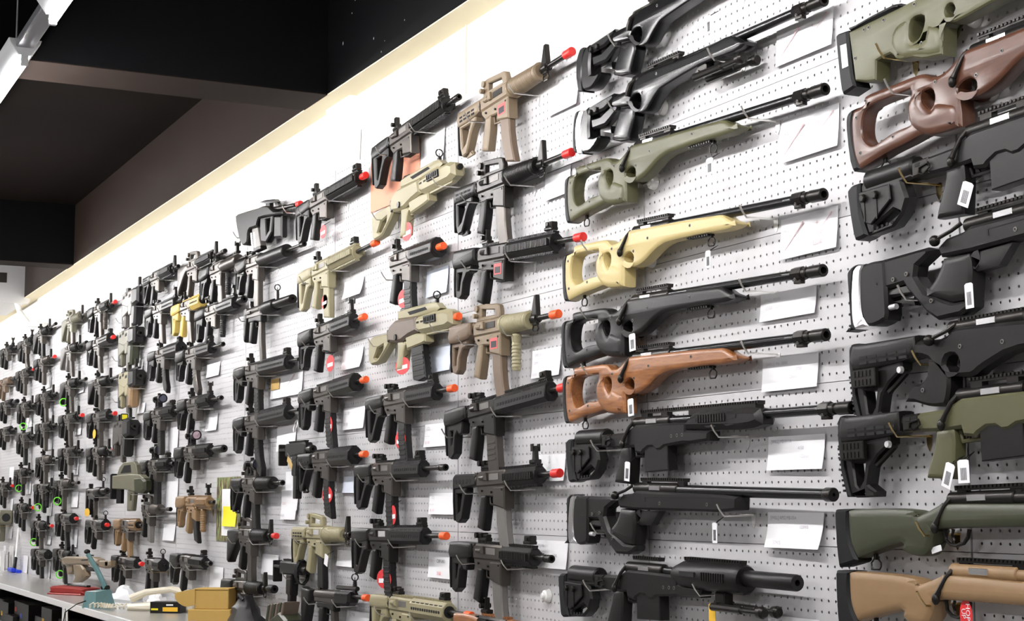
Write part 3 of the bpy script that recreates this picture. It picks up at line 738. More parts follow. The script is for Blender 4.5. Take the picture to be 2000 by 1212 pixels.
def chassis(short, label, m='blk', buttm='blk', padpx=None, muz=None, tilt=0., stock='adj', hg='oct', barrel='comp', ML=None, d=DC, hooks=(T7.p(330, 812), T7.p(1150, 722)), gold=False, extra=None, gripm=None):
    "padpx: pixel of the top of the butt pad"
    bx, bz = at(*padpx, d + .02); MZ = ML or CH['muz']
    if muz: mx, mz = at(*muz, d); tl = math.atan2(mz - bz, mx - bx) - math.atan2(-CPAD[1], MZ - CPAD[0])
    else: tl = math.radians(tilt)
    c, s = math.cos(tl), math.sin(tl)
    loc = (bx - (CPAD[0] * c - CPAD[1] * s), -d, bz - (CPAD[0] * s + CPAD[1] * c))
    t = thing('airsoft_rifle', label, 'airsoft rifle', loc, tl)
    tx0, tx1, tz = CH['tube']
    if stock == 'adj':
        part('butt_pad', 'rub', 'ch', lambda b: b.slab(CH['pad'], .044, .006), t)
        part('stock', buttm, 'ch', lambda b: (b.slab(CH['butt'], .034, .006, [CH['bhole']]), b.lathe([(T7.p(140, 0)[0], .018), (T7.p(150, 0)[0], .024), (T7.p(320, 0)[0], .024), (T7.p(326, 0)[0], .02)], 16, 0, T7.p(220, 742)[1])), t)
        part('cheek_plate', buttm, 'ch', lambda b: b.slab(CH['plate'], .006, .002, (), -.021), t)
        for x, z in CH['knobs']: part('knob', 'blm', 'ck', lambda b: (b.lathe([(-.032, .007), (-.03, .009), (-.024, .009)], 6, axis='y'), b.slab([(-.002, -.05), (.002, -.05), (.002, -.004), (-.002, -.004)], .002, 0, (), -.0245)), t, (x, 0, z))
        for i in range(5): part('lightening_hole', 'drk', 'cl', lambda b: b.lathe([(-.0178, .004), (-.016, .004)], 8, axis='y'), t, (T7.p(166 + i * 18, 0)[0], 0, T7.p(180, 1008)[1] + i * .0012))
    else:                     # collapsible tube stock
        le_stock(t, CPAD[0] - .008, tz)
    part('buffer_tube', 'blm', 'ch', lambda b: b.lathe([(tx0 - .03, .0165), (tx1, .0165)], 14, 0, tz), t)
    part('chassis', m, 'ch', lambda b: b.slab(CH['lower'], .04, .006), t)
    h = part('folding_hinge', 'blm', 'ch', lambda b: b.slab(CH['hinge'], .044, .004), t)
    part('hinge_slot', 'drk', 'ch', lambda b: b.slab(CH['hsl'], .001, 0, (), -.0222), h)
    part('quick_release_loop', 'blm', 'ch', lambda b: b.wire([(x, -.024, z) for x, z in CH['loop']], .0022, 6, True), t)
    part('grip', gripm or m, 'ch', lambda b: b.slab(CH['grip'], .034, .009, rnd=True), t)
    part('trigger_guard', m, 'ch', lambda b: b.wire([(x, 0, z) for x, z in CH['guard']], .0045), t)
    part('trigger', 'blm', 'ch', lambda b: b.wire([(x, 0, z) for x, z in CH['trig']], .0025), t)
    part('magazine', 'blk', 'ch', lambda b: (b.slab(CH['mag'], .028, .004), b.slab([(x + .012, z) for x, z in inset(CH['mag'], .012)], .0305, .002)), t)
    add_bolt(t, CH['bolt'], 0, True, CH['rec'][0], CH['rec'][1], hx=CH['rec'][0] - .004, r=.016)
    screws(t, CH['scr'], -.0198, .0045)
    hx0, hx1 = CH['hgx']
    if hg == 'oct':
        part('handguard', m, 'ch', lambda b: b.slab(CH['hg'], .056, .014), t)
        for i, sl in enumerate(CH['hslots']): part('slot', 'drk', ('ch', i), lambda b: b.slab(sl, .0012, 0, (), -.0283), t)
        n = 11; rx0 = CH['ribs'][0][0]; rw = CH['ribs'][1][0] - rx0
        for i in range(n): part('rib', m, ('cr', m), lambda b: b.box(0, rw / n * .55, -.031, -.027, -.0085, .0105, .001), t, (rx0 + rw * i / n, 0, (CH['ribs'][0][1] + CH['ribs'][2][1]) / 2))
        part('scope_rail', 'blm', 'ch', lambda b: (rail(b, CH['rail'][0], CH['rail'][1], CH['railz']), b.box(CH['rail'][0] + .004, CH['rail'][0] + .035, -.008, .008, .01, CH['railz'] + .003), b.box(CH['rail'][0] + .1, CH['rail'][0] + .13, -.008, .008, .01, CH['railz'] + .003), b.box(CH['rail'][0] + .235, CH['rail'][1] - .01, -.012, .012, .01, CH['railz'] + .003)), t)
    else:
        part('handguard', m, 'chr', lambda b: b.lathe([(hx0 - .045, .02), (hx0, .034), (hx1 - .06, .036), (hx1 - .05, .031), (hx1 - .05, .012)], 20, 0, -.004), t)
        part('scope_rail', 'blm', 'chr', lambda b: rail(b, CH['rail'][0], CH['rail'][0] + .13, .022), t)
        part('handguard_rail', 'blm', 'chr2', lambda b: rail(b, hx0, hx1 - .06, .03), t)
        for i in range(10): part('rib', m, ('cr2', m), lambda b: b.box(0, .0055, -.039, -.034, -.012, .008, .001), t, (hx0 + .115 + i * .01, 0, 0))
        part('slot', 'drk', 'chr', lambda b: b.box(hx0 + .02, hx0 + .085, -.0365, -.033, -.006, .006), t)
    longbarrel(t, CH['rec'][1] - .01, MZ, barrel)
    if extra == 'bipod': bipod(t, hx0 + .16, -.042)
    GUNS.append((short, t, hooks, gold, .2)); LONG.add(t.name)
    return t
def le_stock(t, x0, z, L=.19):
    "collapsible carbine stock with slotted tube, rubber pad and side rail block; x0 butt, z bore of its tube"
    def bd(b):
        b.slab(smooth([(0, .022), (.012, .028), (.03, .025), (L, .024), (L, -.018), (.15, -.026), (0, -.03)], 2, (3, 4)), .05, .014, rnd=True)
        b.slab([(0, -.02), (.15, -.02), (.15, -.04), (.11, -.062), (.085, -.085), (.075, -.12), (.1, -.135), (.098, -.146), (.035, -.146), (.02, -.14), (.006, -.08)], .032, .004, [[(.03, -.075), (.07, -.075), (.062, -.11), (.045, -.128), (.036, -.12)], [(.07, -.132), (.09, -.136), (.09, -.14), (.07, -.14)]])
    s = part('stock', 'blk', ('lst', L), bd, t, (x0, 0, z))
    part('rubber_pad', 'rub', 'lst', lambda b: (b.slab([(-.01, -.02), (-.008, .016), (0, .026), (.006, .026), (.004, -.08), (.024, -.144), (.012, -.144), (-.004, -.09)], .044, .003), [b.box(-.012 + i * .0015, -.006 + i * .0015, -.021, .021, -.045 - i * .011, -.04 - i * .011) for i in range(9)]), s)
    for i in range(5):
        for k in range(2): part('slot', 'drk', 'lsl', lambda b: b.box(0, .024, -.0256, -.02, -.003, .003), s, (.03 + i * .031, 0, -.006 - k * .011))
    part('rail_block', 'blm', 'lrb', lambda b: (b.box(.012, .085, -.032, -.02, -.068, -.03, .002), [b.box(.017 + i * .012, .023 + i * .012, -.0335, -.03, z2 - .008, z2 + .004) for i in range(5) for z2 in (-.038, -.056)]), s)
    part('release_pin', 'sat', 'lrp', lambda b: b.lathe([(-.028, .0065), (-.024, .0075), (-.02, .0075)], 12, axis='y'), s, (.155, 0, -.042))
    part('lever', 'blm', 'llv', lambda b: b.wire([(.15, 0, -.045), (.11, 0, -.07), (.095, -.004, -.082)], .006), s)

chassis('octagon-railed chassis rifle', 'black chassis sniper rifle with vented octagonal handguard and muzzle brake', padpx=(1110, 857.5), muz=(1650, 797))
chassis('suppressed chassis rifle with bipod', 'black chassis sniper rifle with round handguard, suppressor and folded bipod', padpx=(1096, 1119), muz=(1556, 1138), hg='rnd', barrel='can', ML=CH['muz'] - .16, extra='bipod', hooks=(T7.p(330, 812), T7.p(1080, 722)))
chassis('plain black chassis rifle', 'matte black chassis rifle with slotted cheek plate and folding stock, barcode tag on grip', padpx=(1664, 362), tilt=2.0, gold=True)
chassis('olive chassis rifle', 'olive green chassis rifle with black collapsible stock and black magazine', m='olv', padpx=(1646, 830), tilt=1.5, stock='le', gold=True)

# --- bolt rifle with collapsible stock and swept pistol grip
T5 = TR(1600, 590, 3.7875, (210, 330), tilt=math.radians(1.2))
def q5(*p): return T5.poly(p)
t = thing('airsoft_rifle', 'black bolt rifle with collapsible slotted stock and flared pistol grip', 'airsoft rifle', (T5.a[0], -DC, T5.a[1]), T5.t)
le_stock(t, T5.p(225, 0)[0], T5.p(300, 396)[1], .2)
part('buffer_tube', 'blm', 't5', lambda b: b.lathe([(T5.p(600, 0)[0], .018), (T5.p(720, 0)[0], .018)], 14, 0, T5.p(650, 350)[1]), t)
part('chassis', 'blk', 't5', lambda b: b.slab(smooth(q5((640, 330), (700, 290), (880, 270), (960, 220), (1020, 180), (1520, 130), (2200, 90), (2600, 80), (2600, 190), (2000, 270), (1480, 340), (1300, 420), (1180, 500), (1120, 545), (960, 545), (880, 510), (800, 420), (720, 400), (650, 400)), 2, (6, 7, 8)), .042, .008, [smooth(q5((920, 470), (940, 400), (1000, 390), (1028, 440), (1020, 500), (960, 530)), 2)]), t)
part('grip', 'blk', 't5', lambda b: b.slab(smooth(q5((800, 420), (900, 440), (960, 540), (950, 700), (930, 760), (840, 770), (760, 755), (700, 735), (626, 735), (690, 610), (740, 602), (790, 540)), 2, (4, 8)), .042, .006), t)
add_bolt(t, T5.p(1140, 0)[0], T5.p(1100, 165)[1], True, T5.p(910, 0)[0], T5.p(1480, 0)[0], knob=True, hx=T5.p(900, 0)[0])
toprail(t, T5.p(985, 0)[0], T5.p(1600, 0)[0], T5.p(1200, 118)[1])
longbarrel(t, T5.p(1470, 0)[0], T5.p(1470, 0)[0] + .72, 'bull')
screws(t, q5((1358, 290), (1045, 325), (770, 650)), -.0215, .0045)
part('trigger', 'blm', 't5', lambda b: b.wire([(x, 0, z) for x, z in q5((985, 400), (975, 450), (1000, 500))], .003), t)
GUNS.append(('black bolt rifle with slotted stock', t, (T5.p(790, 440), T5.p(2000, 300)), True, .2)); LONG.add(t.name)

# --- target rifle with angled thumbhole stock (outline of the lower one)
T8 = TR(1080, 900, 3.448, (90, 174), (1845, 226))
def q8(*p): return T8.poly(p)
AP = dict(
 pad=smooth(q8((92, 300), (96, 245), (122, 224), (142, 226), (118, 250), (104, 400), (104, 520), (112, 552), (72, 552), (84, 536), (94, 520)), 2, (3, 7, 8)),
 spacer=smooth(q8((118, 250), (140, 230), (168, 234), (146, 262), (138, 400), (142, 500), (164, 556), (112, 552), (104, 500), (106, 380)), 2, (1, 2, 6, 7)),
 block=smooth(q8((146, 262), (164, 236), (196, 234), (238, 242), (238, 520), (222, 550), (196, 560), (164, 556), (144, 500), (138, 400)), 2, (2, 3)),
 stock=q8((190, 236), (396, 240), (426, 262), (400, 280), (352, 320), (346, 370), (376, 462), (444, 530), (476, 556), (548, 566), (544, 604), (502, 628), (416, 622), (376, 566), (346, 500), (310, 422), (300, 392), (190, 394)),
 lowbar=q8((200, 392), (308, 400), (330, 440), (238, 440), (200, 440)),
 wedge=q8((246, 462), (324, 462), (324, 510)),
 grip=smooth(q8((452, 318), (548, 330), (556, 420), (544, 566), (476, 558), (392, 490), (386, 456), (424, 400)), 3, (0, 1, 3, 4)),
 guard=q8((544, 332), (694, 336), (640, 432), (560, 432), (546, 400)), ghole=smooth(q8((552, 352), (572, 338), (574, 380), (560, 408), (548, 390)), 2),
 rec=q8((436, 258), (468, 226), (530, 218), (556, 200), (800, 212), (1132, 226), (1240, 240), (1236, 330), (1104, 342), (560, 326), (446, 312)),
 line=q8((622, 242), (1096, 248), (1096, 252), (628, 246), (628, 276), (622, 276)),
 scr=q8((724, 284), (1044, 292), (207, 356), (268, 356), (318, 348), (404, 520)), knob=T8.p(445, 280),
 bolt=T8.p(638, 0)[0], recx=(T8.p(522, 0)[0], T8.p(810, 0)[0]), rail=(T8.p(565, 0)[0], T8.p(858, 0)[0]), muz=T8.p(1845, 226)[0], bar=T8.p(815, 196)[0])
APAD = T8.p(122, 224)
def target_rifle(short, label, padpx, muz=None, tilt=0., d=DC, hooks=(T8.p(330, 470), T8.p(1190, 352))):
    bx, bz = at(*padpx, d + .02)
    if muz: mx, mz = at(*muz, d); tl = math.atan2(mz - bz, mx - bx) - math.atan2(-APAD[1], AP['muz'] - APAD[0])
    else: tl = math.radians(tilt)
    c, s = math.cos(tl), math.sin(tl)
    t = thing('airsoft_rifle', label, 'airsoft rifle', (bx - (APAD[0] * c - APAD[1] * s), -d, bz - (APAD[0] * s + APAD[1] * c)), tl)
    part('butt_pad', 'rub', 'ap', lambda b: b.slab(AP['pad'], .042, .004), t)
    part('spacer', 'slv', 'ap', lambda b: b.slab(AP['spacer'], .044, .003), t, label='polished aluminium butt spacer')
    part('butt_block', 'blk', 'ap', lambda b: b.slab(AP['block'], .046, .006), t)
    part('stock', 'blk', 'ap', lambda b: (b.slab(AP['stock'], .04, .007), b.slab(AP['lowbar'], .03, .006), b.slab(AP['wedge'], .02, .002)), t)
    part('adjuster_pin', 'sat', 'ap', lambda b: b.lathe([(T8.p(205, 0)[0], .006), (T8.p(262, 0)[0], .006)], 10, -.012, T8.p(230, 488)[1]), t)
    part('grip', 'blk', 'ap', lambda b: b.slab(AP['grip'], .042, .014, rnd=True), t)
    part('trigger_guard', 'blk', 'ap', lambda b: b.slab(AP['guard'], .03, .005, [AP['ghole']]), t)
    part('forend', 'blk', 'ap', lambda b: b.slab(AP['rec'], .044, .006), t)
    part('groove', 'drk', 'ap', lambda b: b.slab(AP['line'], .0008, 0, (), -.0222), t)
    screws(t, AP['scr'], -.0222, .0045)
    add_bolt(t, AP['bolt'], .002, True, AP['recx'][0], AP['recx'][1], knob=True, hx=AP['knob'][0] + .026)
    toprail(t, AP['rail'][0], AP['rail'][1], .02)
    longbarrel(t, AP['bar'] - .01, AP['muz'], 'bull')
    GUNS.append((short, t, hooks, False, .2)); LONG.add(t.name)
    return t
target_rifle('bull-barrel target rifle', 'black target rifle with smooth bull barrel, silver spacer and angled thumbhole stock', (1115, 965), muz=(1616, 965.5))
target_rifle('target rifle with large ball bolt knob', 'black target rifle with silver butt spacer hung under the plain black chassis rifle', (1668, 518), tilt=2.2)

# --- classic sporter with comb stock
T9 = TR(1600, 930, 4.2975, (135, 195), tilt=math.radians(1.3))
def q9(*p): return T9.poly(p)
SP = dict(
 stock=smooth(q9((240, 276), (600, 268), (770, 280), (800, 292), (830, 324), (905, 290), (1000, 240), (1050, 226), (1500, 226), (2100, 225), (2900, 215), (2960, 260), (2900, 330), (2100, 410), (1450, 430), (1010, 440), (976, 462), (958, 510), (930, 600), (888, 660), (830, 672), (750, 656), (696, 616), (684, 562), (500, 618), (320, 690), (262, 560), (244, 400)), 3, (0, 4, 25)),
 ridge=smooth(q9((640, 350), (720, 310), (790, 288), (812, 306), (826, 326), (760, 340), (700, 372)), 2),
 pad=smooth(q9((134, 330), (136, 294), (150, 276), (276, 272), (252, 300), (246, 400), (266, 560), (322, 700), (300, 722), (184, 756), (166, 742), (146, 560)), 2, (3, 7)),
 guard=q9((986, 446), (1000, 530), (1040, 572), (1090, 582), (1150, 560), (1184, 510), (1192, 446)), trig=q9((1060, 446), (1050, 490), (1066, 540)),
 rec=(T9.p(1030, 0)[0], T9.p(1585, 0)[0]), bolt=T9.p(1212, 0)[0], z=T9.p(1300, 192)[1], rail=(T9.p(1090, 0)[0], T9.p(1660, 0)[0]), ring=T9.p(412, 668))
SPAD = T9.p(150, 276)
def sporter(short, label, m, rm, padpx, tilt, hooks, d=DC):
    bx, bz = at(*padpx, d + .02); tl = math.radians(tilt); c, s = math.cos(tl), math.sin(tl)
    t = thing('airsoft_rifle', label, 'airsoft rifle', (bx - (SPAD[0] * c - SPAD[1] * s), -d, bz - (SPAD[0] * s + SPAD[1] * c)), tl)
    part('stock', m, 'sp', lambda b: (b.slab(SP['stock'], .048, .016, rnd=True), b.slab(SP['ridge'], .046, .008, rnd=True)), t)
    part('butt_pad', 'rub', 'sp', lambda b: b.slab(SP['pad'], .048, .006), t)
    part('trigger_guard', 'blm', 'sp', lambda b: b.wire([(x, 0, z) for x, z in SP['guard']], .004, 8), t)
    part('trigger', 'blm', 'sp', lambda b: b.wire([(x, 0, z) for x, z in SP['trig']], .003), t)
    add_bolt(t, SP['bolt'], SP['z'] + .001, True, SP['rec'][0], SP['rec'][1], m=rm, hx=SP['rec'][0] + .002)
    toprail(t, SP['rail'][0], SP['rail'][1], SP['z'] + .018)
    part('barrel', rm, 'sp', lambda b: b.lathe([(SP['rec'][1], .0125), (SP['rec'][1] + .62, .0105), (SP['rec'][1] + .62, .004), (SP['rec'][1] + .6, .0001)], 16, 0, SP['z']), t)
    swivel(t, *SP['ring'])
    GUNS.append((short, t, hooks, True, .2)); LONG.add(t.name)
sporter('olive comb-stock rifle', 'dark olive comb-stock sniper rifle with black receiver above the tan one', 'ol2', 'blm', (1635, 994), 1.3, (T9.p(930, 470), T9.p(2300, 425)))
sporter('tan comb-stock rifle', 'tan comb-stock sniper rifle with tan receiver and black butt pad', 'cyt', 'cyt', (1637, 1112.5), -.3, (T9.p(930, 470), T9.p(2300, 425)))

# --- green thumbhole rifle with cheek pad
T1 = TR(1600, 0, 3.7875, (140, 160), tilt=math.radians(2.0))
def q1(*p): return T1.poly(p)
t = thing('airsoft_rifle', 'olive green thumbhole sniper rifle with stepped butt and black cheek pad', 'airsoft rifle', (T1.a[0], -DC, T1.a[1]), T1.t)
part('stock', 'olv', 't1', lambda b: (b.slab(smooth(q1((214, 236), (420, 135), (600, 48), (760, -30), (1200, -190), (1900, -420), (2300, -520), (2300, -380), (1900, -250), (1350, -20), (1180, 70), (1010, 160), (960, 168), (918, 196), (912, 408), (830, 425), (760, 438), (690, 428), (650, 432), (596, 446), (560, 436), (524, 398), (424, 450), (420, 596), (350, 606), (262, 602), (248, 480)), 2, (0, 5, 6, 14, 22, 23, 25)), .044, .01,
     [smooth(q1((684, 150), (730, 120), (774, 124), (770, 190), (740, 270), (700, 304), (672, 280), (668, 220)), 2), smooth(q1((932, 90), (950, 40), (985, 30), (1002, 70), (990, 116), (955, 132)), 2)], rnd=True),
     b.slab(smooth(q1((560, 200), (640, 140), (668, 170), (662, 290), (700, 320), (780, 290), (800, 180), (860, 190), (900, 240), (900, 400), (700, 420), (600, 430), (530, 330)), 2), .05, .016, rnd=True)), t)
part('butt_pad', 'rub', 't1', lambda b: b.slab(smooth(q1((128, 290), (132, 262), (150, 248), (216, 226), (232, 400), (252, 560), (276, 640), (186, 700), (168, 670), (145, 480)), 2, (3, 6, 7)), .048, .005), t)
part('label_sticker', 'pap', 't1', lambda b: b.slab(q1((168, 340), (212, 324), (228, 490), (184, 510)), .0008, 0, (), -.0246), t)
part('cheek_pad', 'rub', 't1', lambda b: b.slab(smooth(q1((216, 222), (240, 186), (530, 30), (600, 36), (588, 60), (420, 142), (240, 226)), 2), .04, .008), t)
screws(t, q1((482, 148), (338, 220), (372, 204), (710, 32), (762, 322), (272, 432)), -.0222, .0045)
part('trigger', 'sat', 't1', lambda b: b.wire([(x, 0, z) for x, z in q1((962, 52), (948, 90), (966, 126))], .003), t)
rz = T1.p(1500, -340)[1]
longbarrel(t, T1.p(1300, 0)[0], T1.p(1300, 0)[0] + .8, 'bull')
GUNS.append(('green rifle with cheek pad', t, (T1.p(520, 412), T1.p(1700, -150)), True, .2)); LONG.add(t.name)

# --- tactical bolt rifles with skeleton stock and vertical grip (outline of the lower one)
T2 = TR(1080, 0, 3.367, (150, 690), (1650, 30))
def q2(*p): return T2.poly(p)
TC = dict(
 pad=smooth(q2((128, 930), (134, 800), (150, 735), (176, 728), (150, 800), (146, 920), (160, 1000), (136, 1000)), 2, (3, 6)),
 spacer=smooth(q2((150, 800), (172, 730), (206, 726), (186, 800), (178, 920), (190, 1012), (160, 1010), (146, 920)), 2, (1, 2, 5, 6)),
 butt=smooth(q2((186, 800), (204, 728), (230, 704), (238, 760), (236, 900), (300, 890), (292, 930), (250, 990), (214, 1002), (190, 996), (180, 920)), 2, (2, 3)),
 comb=q2((228, 706), (390, 612), (400, 640), (360, 690), (330, 720), (240, 762)),
 bar=q2((236, 780), (300, 760), (372, 690), (420, 680), (412, 720), (330, 820), (244, 850)), low=q2((296, 860), (358, 824), (358, 872)),
 knobs=[T2.p(248, 738), T2.p(288, 722)],
 body=smooth(q2((380, 690), (400, 630), (470, 600), (520, 560), (560, 500), (640, 460), (790, 400), (960, 330), (1130, 240), (1190, 240), (1260, 270), (1230, 320), (1110, 370), (960, 430), (740, 560), (690, 600), (640, 680), (610, 730), (560, 745), (520, 715), (512, 690), (440, 700), (400, 705)), 2, (0,)),
 thole=smooth(q2((508, 660), (530, 628), (566, 618), (578, 650), (572, 700), (548, 716), (520, 690)), 2),
 grip=smooth(q2((440, 695), (520, 690), (532, 760), (500, 890), (496, 920), (440, 930), (390, 912), (392, 870), (420, 770)), 2, (0, 1, 4, 6)),
 cap=q2((388, 900), (496, 905), (494, 922), (440, 932), (390, 918)),
 rec=(T2.p(500, 0)[0], T2.p(780, 0)[0]), rail=(T2.p(590, 0)[0], T2.p(800, 0)[0]), recz=T2.p(640, 470)[1], muz=T2.p(1700, 6)[0] , bip=T2.p(960, 450))
TPAD = T2.p(176, 728)
def tactical(short, label, padpx, tilt, spacer=True, bip=True, hooks=(T2.p(430, 718), T2.p(1095, 385)), d=DC):
    bx, bz = at(*padpx, d + .02); tl = math.radians(tilt); c, s = math.cos(tl), math.sin(tl)
    t = thing('airsoft_rifle', label, 'airsoft rifle', (bx - (TPAD[0] * c - TPAD[1] * s), -d, bz - (TPAD[0] * s + TPAD[1] * c)), tl)
    dx = 0 if spacer else .014
    part('butt_pad', 'rub', 'tc', lambda b: b.slab(TC['pad'], .042, .004), t, (dx * 1.4, 0, 0))
    if spacer: part('spacer', 'slv', 'tc', lambda b: b.slab(TC['spacer'], .042, .003), t, label='polished aluminium butt spacer')
    else: part('spacer', 'blg', 'tc', lambda b: b.slab(TC['spacer'], .042, .003), t)
    part('stock', 'blg', 'tc', lambda b: (b.slab(TC['butt'], .044, .006), b.slab(TC['comb'], .04, .006), b.slab(TC['bar'], .03, .006), b.slab(TC['low'], .02, .002)), t)
    for x, z in TC['knobs']: part('knob', 'blm', 'tk', lambda b: b.lathe([(-.026, .006), (-.024, .008), (-.014, .008)], 8, axis='y'), t, (x, 0, z))
    part('body', 'blg', 'tc', lambda b: b.slab(TC['body'], .044, .01, [TC['thole']], rnd=True), t)
    part('grip', 'blg', 'tc', lambda b: b.slab(TC['grip'], .04, .012, rnd=True), t)
    part('grip_cap', 'blk', 'tc', lambda b: b.slab(TC['cap'], .042, .004), t)
    part('trigger', 'sat', 'tc', lambda b: b.wire([(x, 0, z) for x, z in q2((566, 640), (556, 670), (568, 700))], .0022), t)
    part('receiver', 'blm', 'tc', lambda b: b.lathe([(TC['rec'][0], .013), (TC['rec'][0] + .004, .0165), (TC['rec'][1], .0165)], 16), t)
    part('bolt_handle', 'blm', 'tb', lambda b: b.wire([(.01, -.014, 0), (0, -.024, -.012), (-.008, -.026, -.03), (-.012, -.026, -.042)], [.006, .007, .008, .006], 8), t, (TC['rec'][0] + .01, 0, 0))
    toprail(t, TC['rail'][0], TC['rail'][1], .02)
    longbarrel(t, TC['rec'][1] - .02, TC['muz'] + .02, 'comp')
    if bip: bipod(t, TC['bip'][0], TC['bip'][1] + .012)
    screws(t, q2((590, 608), (684, 484)), -.0222, .004)
    GUNS.append((short, t, hooks, False, .2)); LONG.add(t.name)
tactical('glossy black rifle with bipod', 'glossy black tactical sniper rifle with silver butt spacer and folded bipod', (1080 + 176 / 3.367, 728 / 3.367), math.degrees(T2.t))
tactical('topmost glossy black rifle', 'glossy black tactical sniper rifle hung highest of all, no silver spacer', (1080 + 182 / 3.367, 322 / 3.367), math.degrees(T2.t) + .3, False, False)

# ------------------------------------------------------------------ carbines nearest the long rifles, top to bottom
C = carbine
C('tan carbine with carry handle', 'tan carbine with carry handle, ribbed round handguard and red muzzle tip', 'le', 'tan', 'tan', mag='stanag', mc='tn2', hg='round', hl=.19, hc='tan', rear='carry', front='fsp', tip='red', decal=True, port='blm', B=(893, 235), M=(1119, 99))
C('black carry-handle carbine', 'black carbine with carry handle, triangular front sight and red tip', 'le', 'blk', 'blm', mag='stanag', mc='gun', hg='round', hl=.19, rear='carry', front='fsp', tip='red', B=(886, 384), M=(1119, 296))
C('black quad-rail carbine', 'long black quad-rail carbine with pink receiver decal and no magazine', 'crane', 'blk', 'blm', mag='none', hg='ris', hl=.3, rear='up', front='flip', tip='red', decal=True, port='blm', B=(887, 508), M=(1139, 462))
C('tan carbine with foregrip', 'two-tone tan carbine with ribbed handguard, vertical foregrip and orange tip', 'crane', 'tn2', 'tan', grip='tan', mag='stanag', mc='tn2', hg='round', hl=.17, hc='snd', rear='carry', front='fsp', tip='org', fg='snd', decal=True, port='blm', B=(879, 655), M=(1092, 612))
C('long-magazine black rifle', 'large black rifle with slotted handguard, long straight magazine and red tip', 'ctr', 'blk', 'blm', mag='long', mc='gun', hg='key', hl=.34, rear='flip', front='flip', tip='red', B=(868, 818), M=(1108, 754), hooks=((-.28, -.06), .09))
C('carbine with perforated stock', 'black carbine with perforated skeleton stock, upright front sight and grey magazine', 'skel', 'blk', 'gun', mag='stanag', mc='gry', hg='ris', hl=.2, rear='flip', front='up', tip='red', B=(884, 942), M=(1094, 923))
C('short quad-rail carbine', 'short black quad-rail carbine with thick bare muzzle and grey magazine', 'ctr', 'blk', 'gun', mag='stanag', mc='gry', hg='ris', hl=.19, rear='flip', front='flip', tip='fh', B=(878, 1072), M=(1077, 1091))
C('wood-handguard rifle', 'black rifle with brown wooden handguard, its sight just above the frame edge', 'fixed', 'wod', 'blm', mag='ak', hg='slot', hl=.2, hc='wod', rear='up', front='none', tip='fh', B=(884, 1208), M=(1120, 1252))
# second column
C('slotted-rail carbine without magazine', 'black carbine with long slotted rail and muzzle brake, magazine well empty', 'moe', 'blk', 'gun', mag='none', hg='ris', hl=.28, rear='up', front='flip', tip='fh', B=(725, 300), M=(896, 189))
C('stockless stubby carbine', 'stubby black carbine without a stock, hung under the sand skeleton-stock rifle', 'none', 'blk', 'gun', mag='pmag', mc='blk', hg='oct', hl=.2, rear='up', front='none', tip='org', BL=.15, B=(760, 512), M=(868, 479), hooks=((-.14, -.06), .09))
C('carbine with open triangular stock', 'black slotted-handguard carbine with open triangular stock and orange tip', 'moe', 'blk', 'gun', mag='pmag', hg='key', hl=.24, rear='flip', front='flip', tip='org', B=(713, 790), M=(889, 757))
C('bare-muzzle slotted carbine', 'black slotted-handguard carbine with open stock and plain black muzzle', 'moe', 'blk', 'gun', mag='pmag', hg='key', hl=.24, rear='flip', front='flip', tip='fh', B=(691, 920), M=(872, 912))
C('ten-slot handguard carbine', 'black carbine with ten-slot handguard, orange tip and round red hang tag', 'moe', 'blk', 'blm', mag='pmag', hg='key', hl=.28, rear='flip', front='flip', tip='org', port='sat', B=(686, 1045), M=(873, 1046))
C('sand slotted carbine', 'sand coloured slotted-handguard carbine cut by the bottom of the frame', 'moe', 'snd', 'snd', mag='pmag', mc='snd', hg='tri', hl=.28, hc='snd', rear='flip', front='flip', tip='org', B=(722, 1172), M=(922, 1202))
# third column
C('topmost octagonal-rail carbine', 'black carbine with ribbed octagonal rail and open stock, red tip at its rail end', 'moe', 'blk', 'gun', mag='none', hg='ris', hl=.33, rear='up', front='flip', tip='red', B=(577, 414), M=(715, 341))
C('sand quad-rail carbine', 'sand coloured quad-rail carbine with matching magazine and orange tip', 'moe', 'snd', 'snd', mag='str', mc='snd', hg='ris', hl=.28, hc='snd', rear='up', front='flip', tip='org', B=(580, 545), M=(737, 472))
C('compact carbine above two octagonal ones', 'compact black carbine with bulky stock and empty magazine well, orange tip', 'crane', 'blk', 'gun', mag='none', hg='key', hl=.22, rear='up', front='up', tip='org', B=(583, 664), M=(712, 618))
C('octagonal carbine with hooked stock', 'black carbine with stubby octagonal shroud and hooked solid stock', 'ctr', 'blk', 'gun', mag='pmag', hg='oct', hl=.24, rear='none', front='none', tip='org', B=(583, 777), M=(716, 740))
C('octagonal carbine with slotted stock', 'black carbine with stubby octagonal shroud and slotted collapsible stock', 'le', 'blk', 'gun', mag='pmag', hg='oct', hl=.24, rear='none', front='none', tip='org', B=(580, 898), M=(714, 886))
C('olive carry-handle carbine', 'pale olive carbine with carry handle, ribbed handguard and black magazine', 'le', 'snd', 'snd', mag='str', mc='blk', hg='round', hl=.2, hc='snd', rear='carry', front='fsp', tip='fh', port='sat', B=(569, 1040), M=(686, 1044))
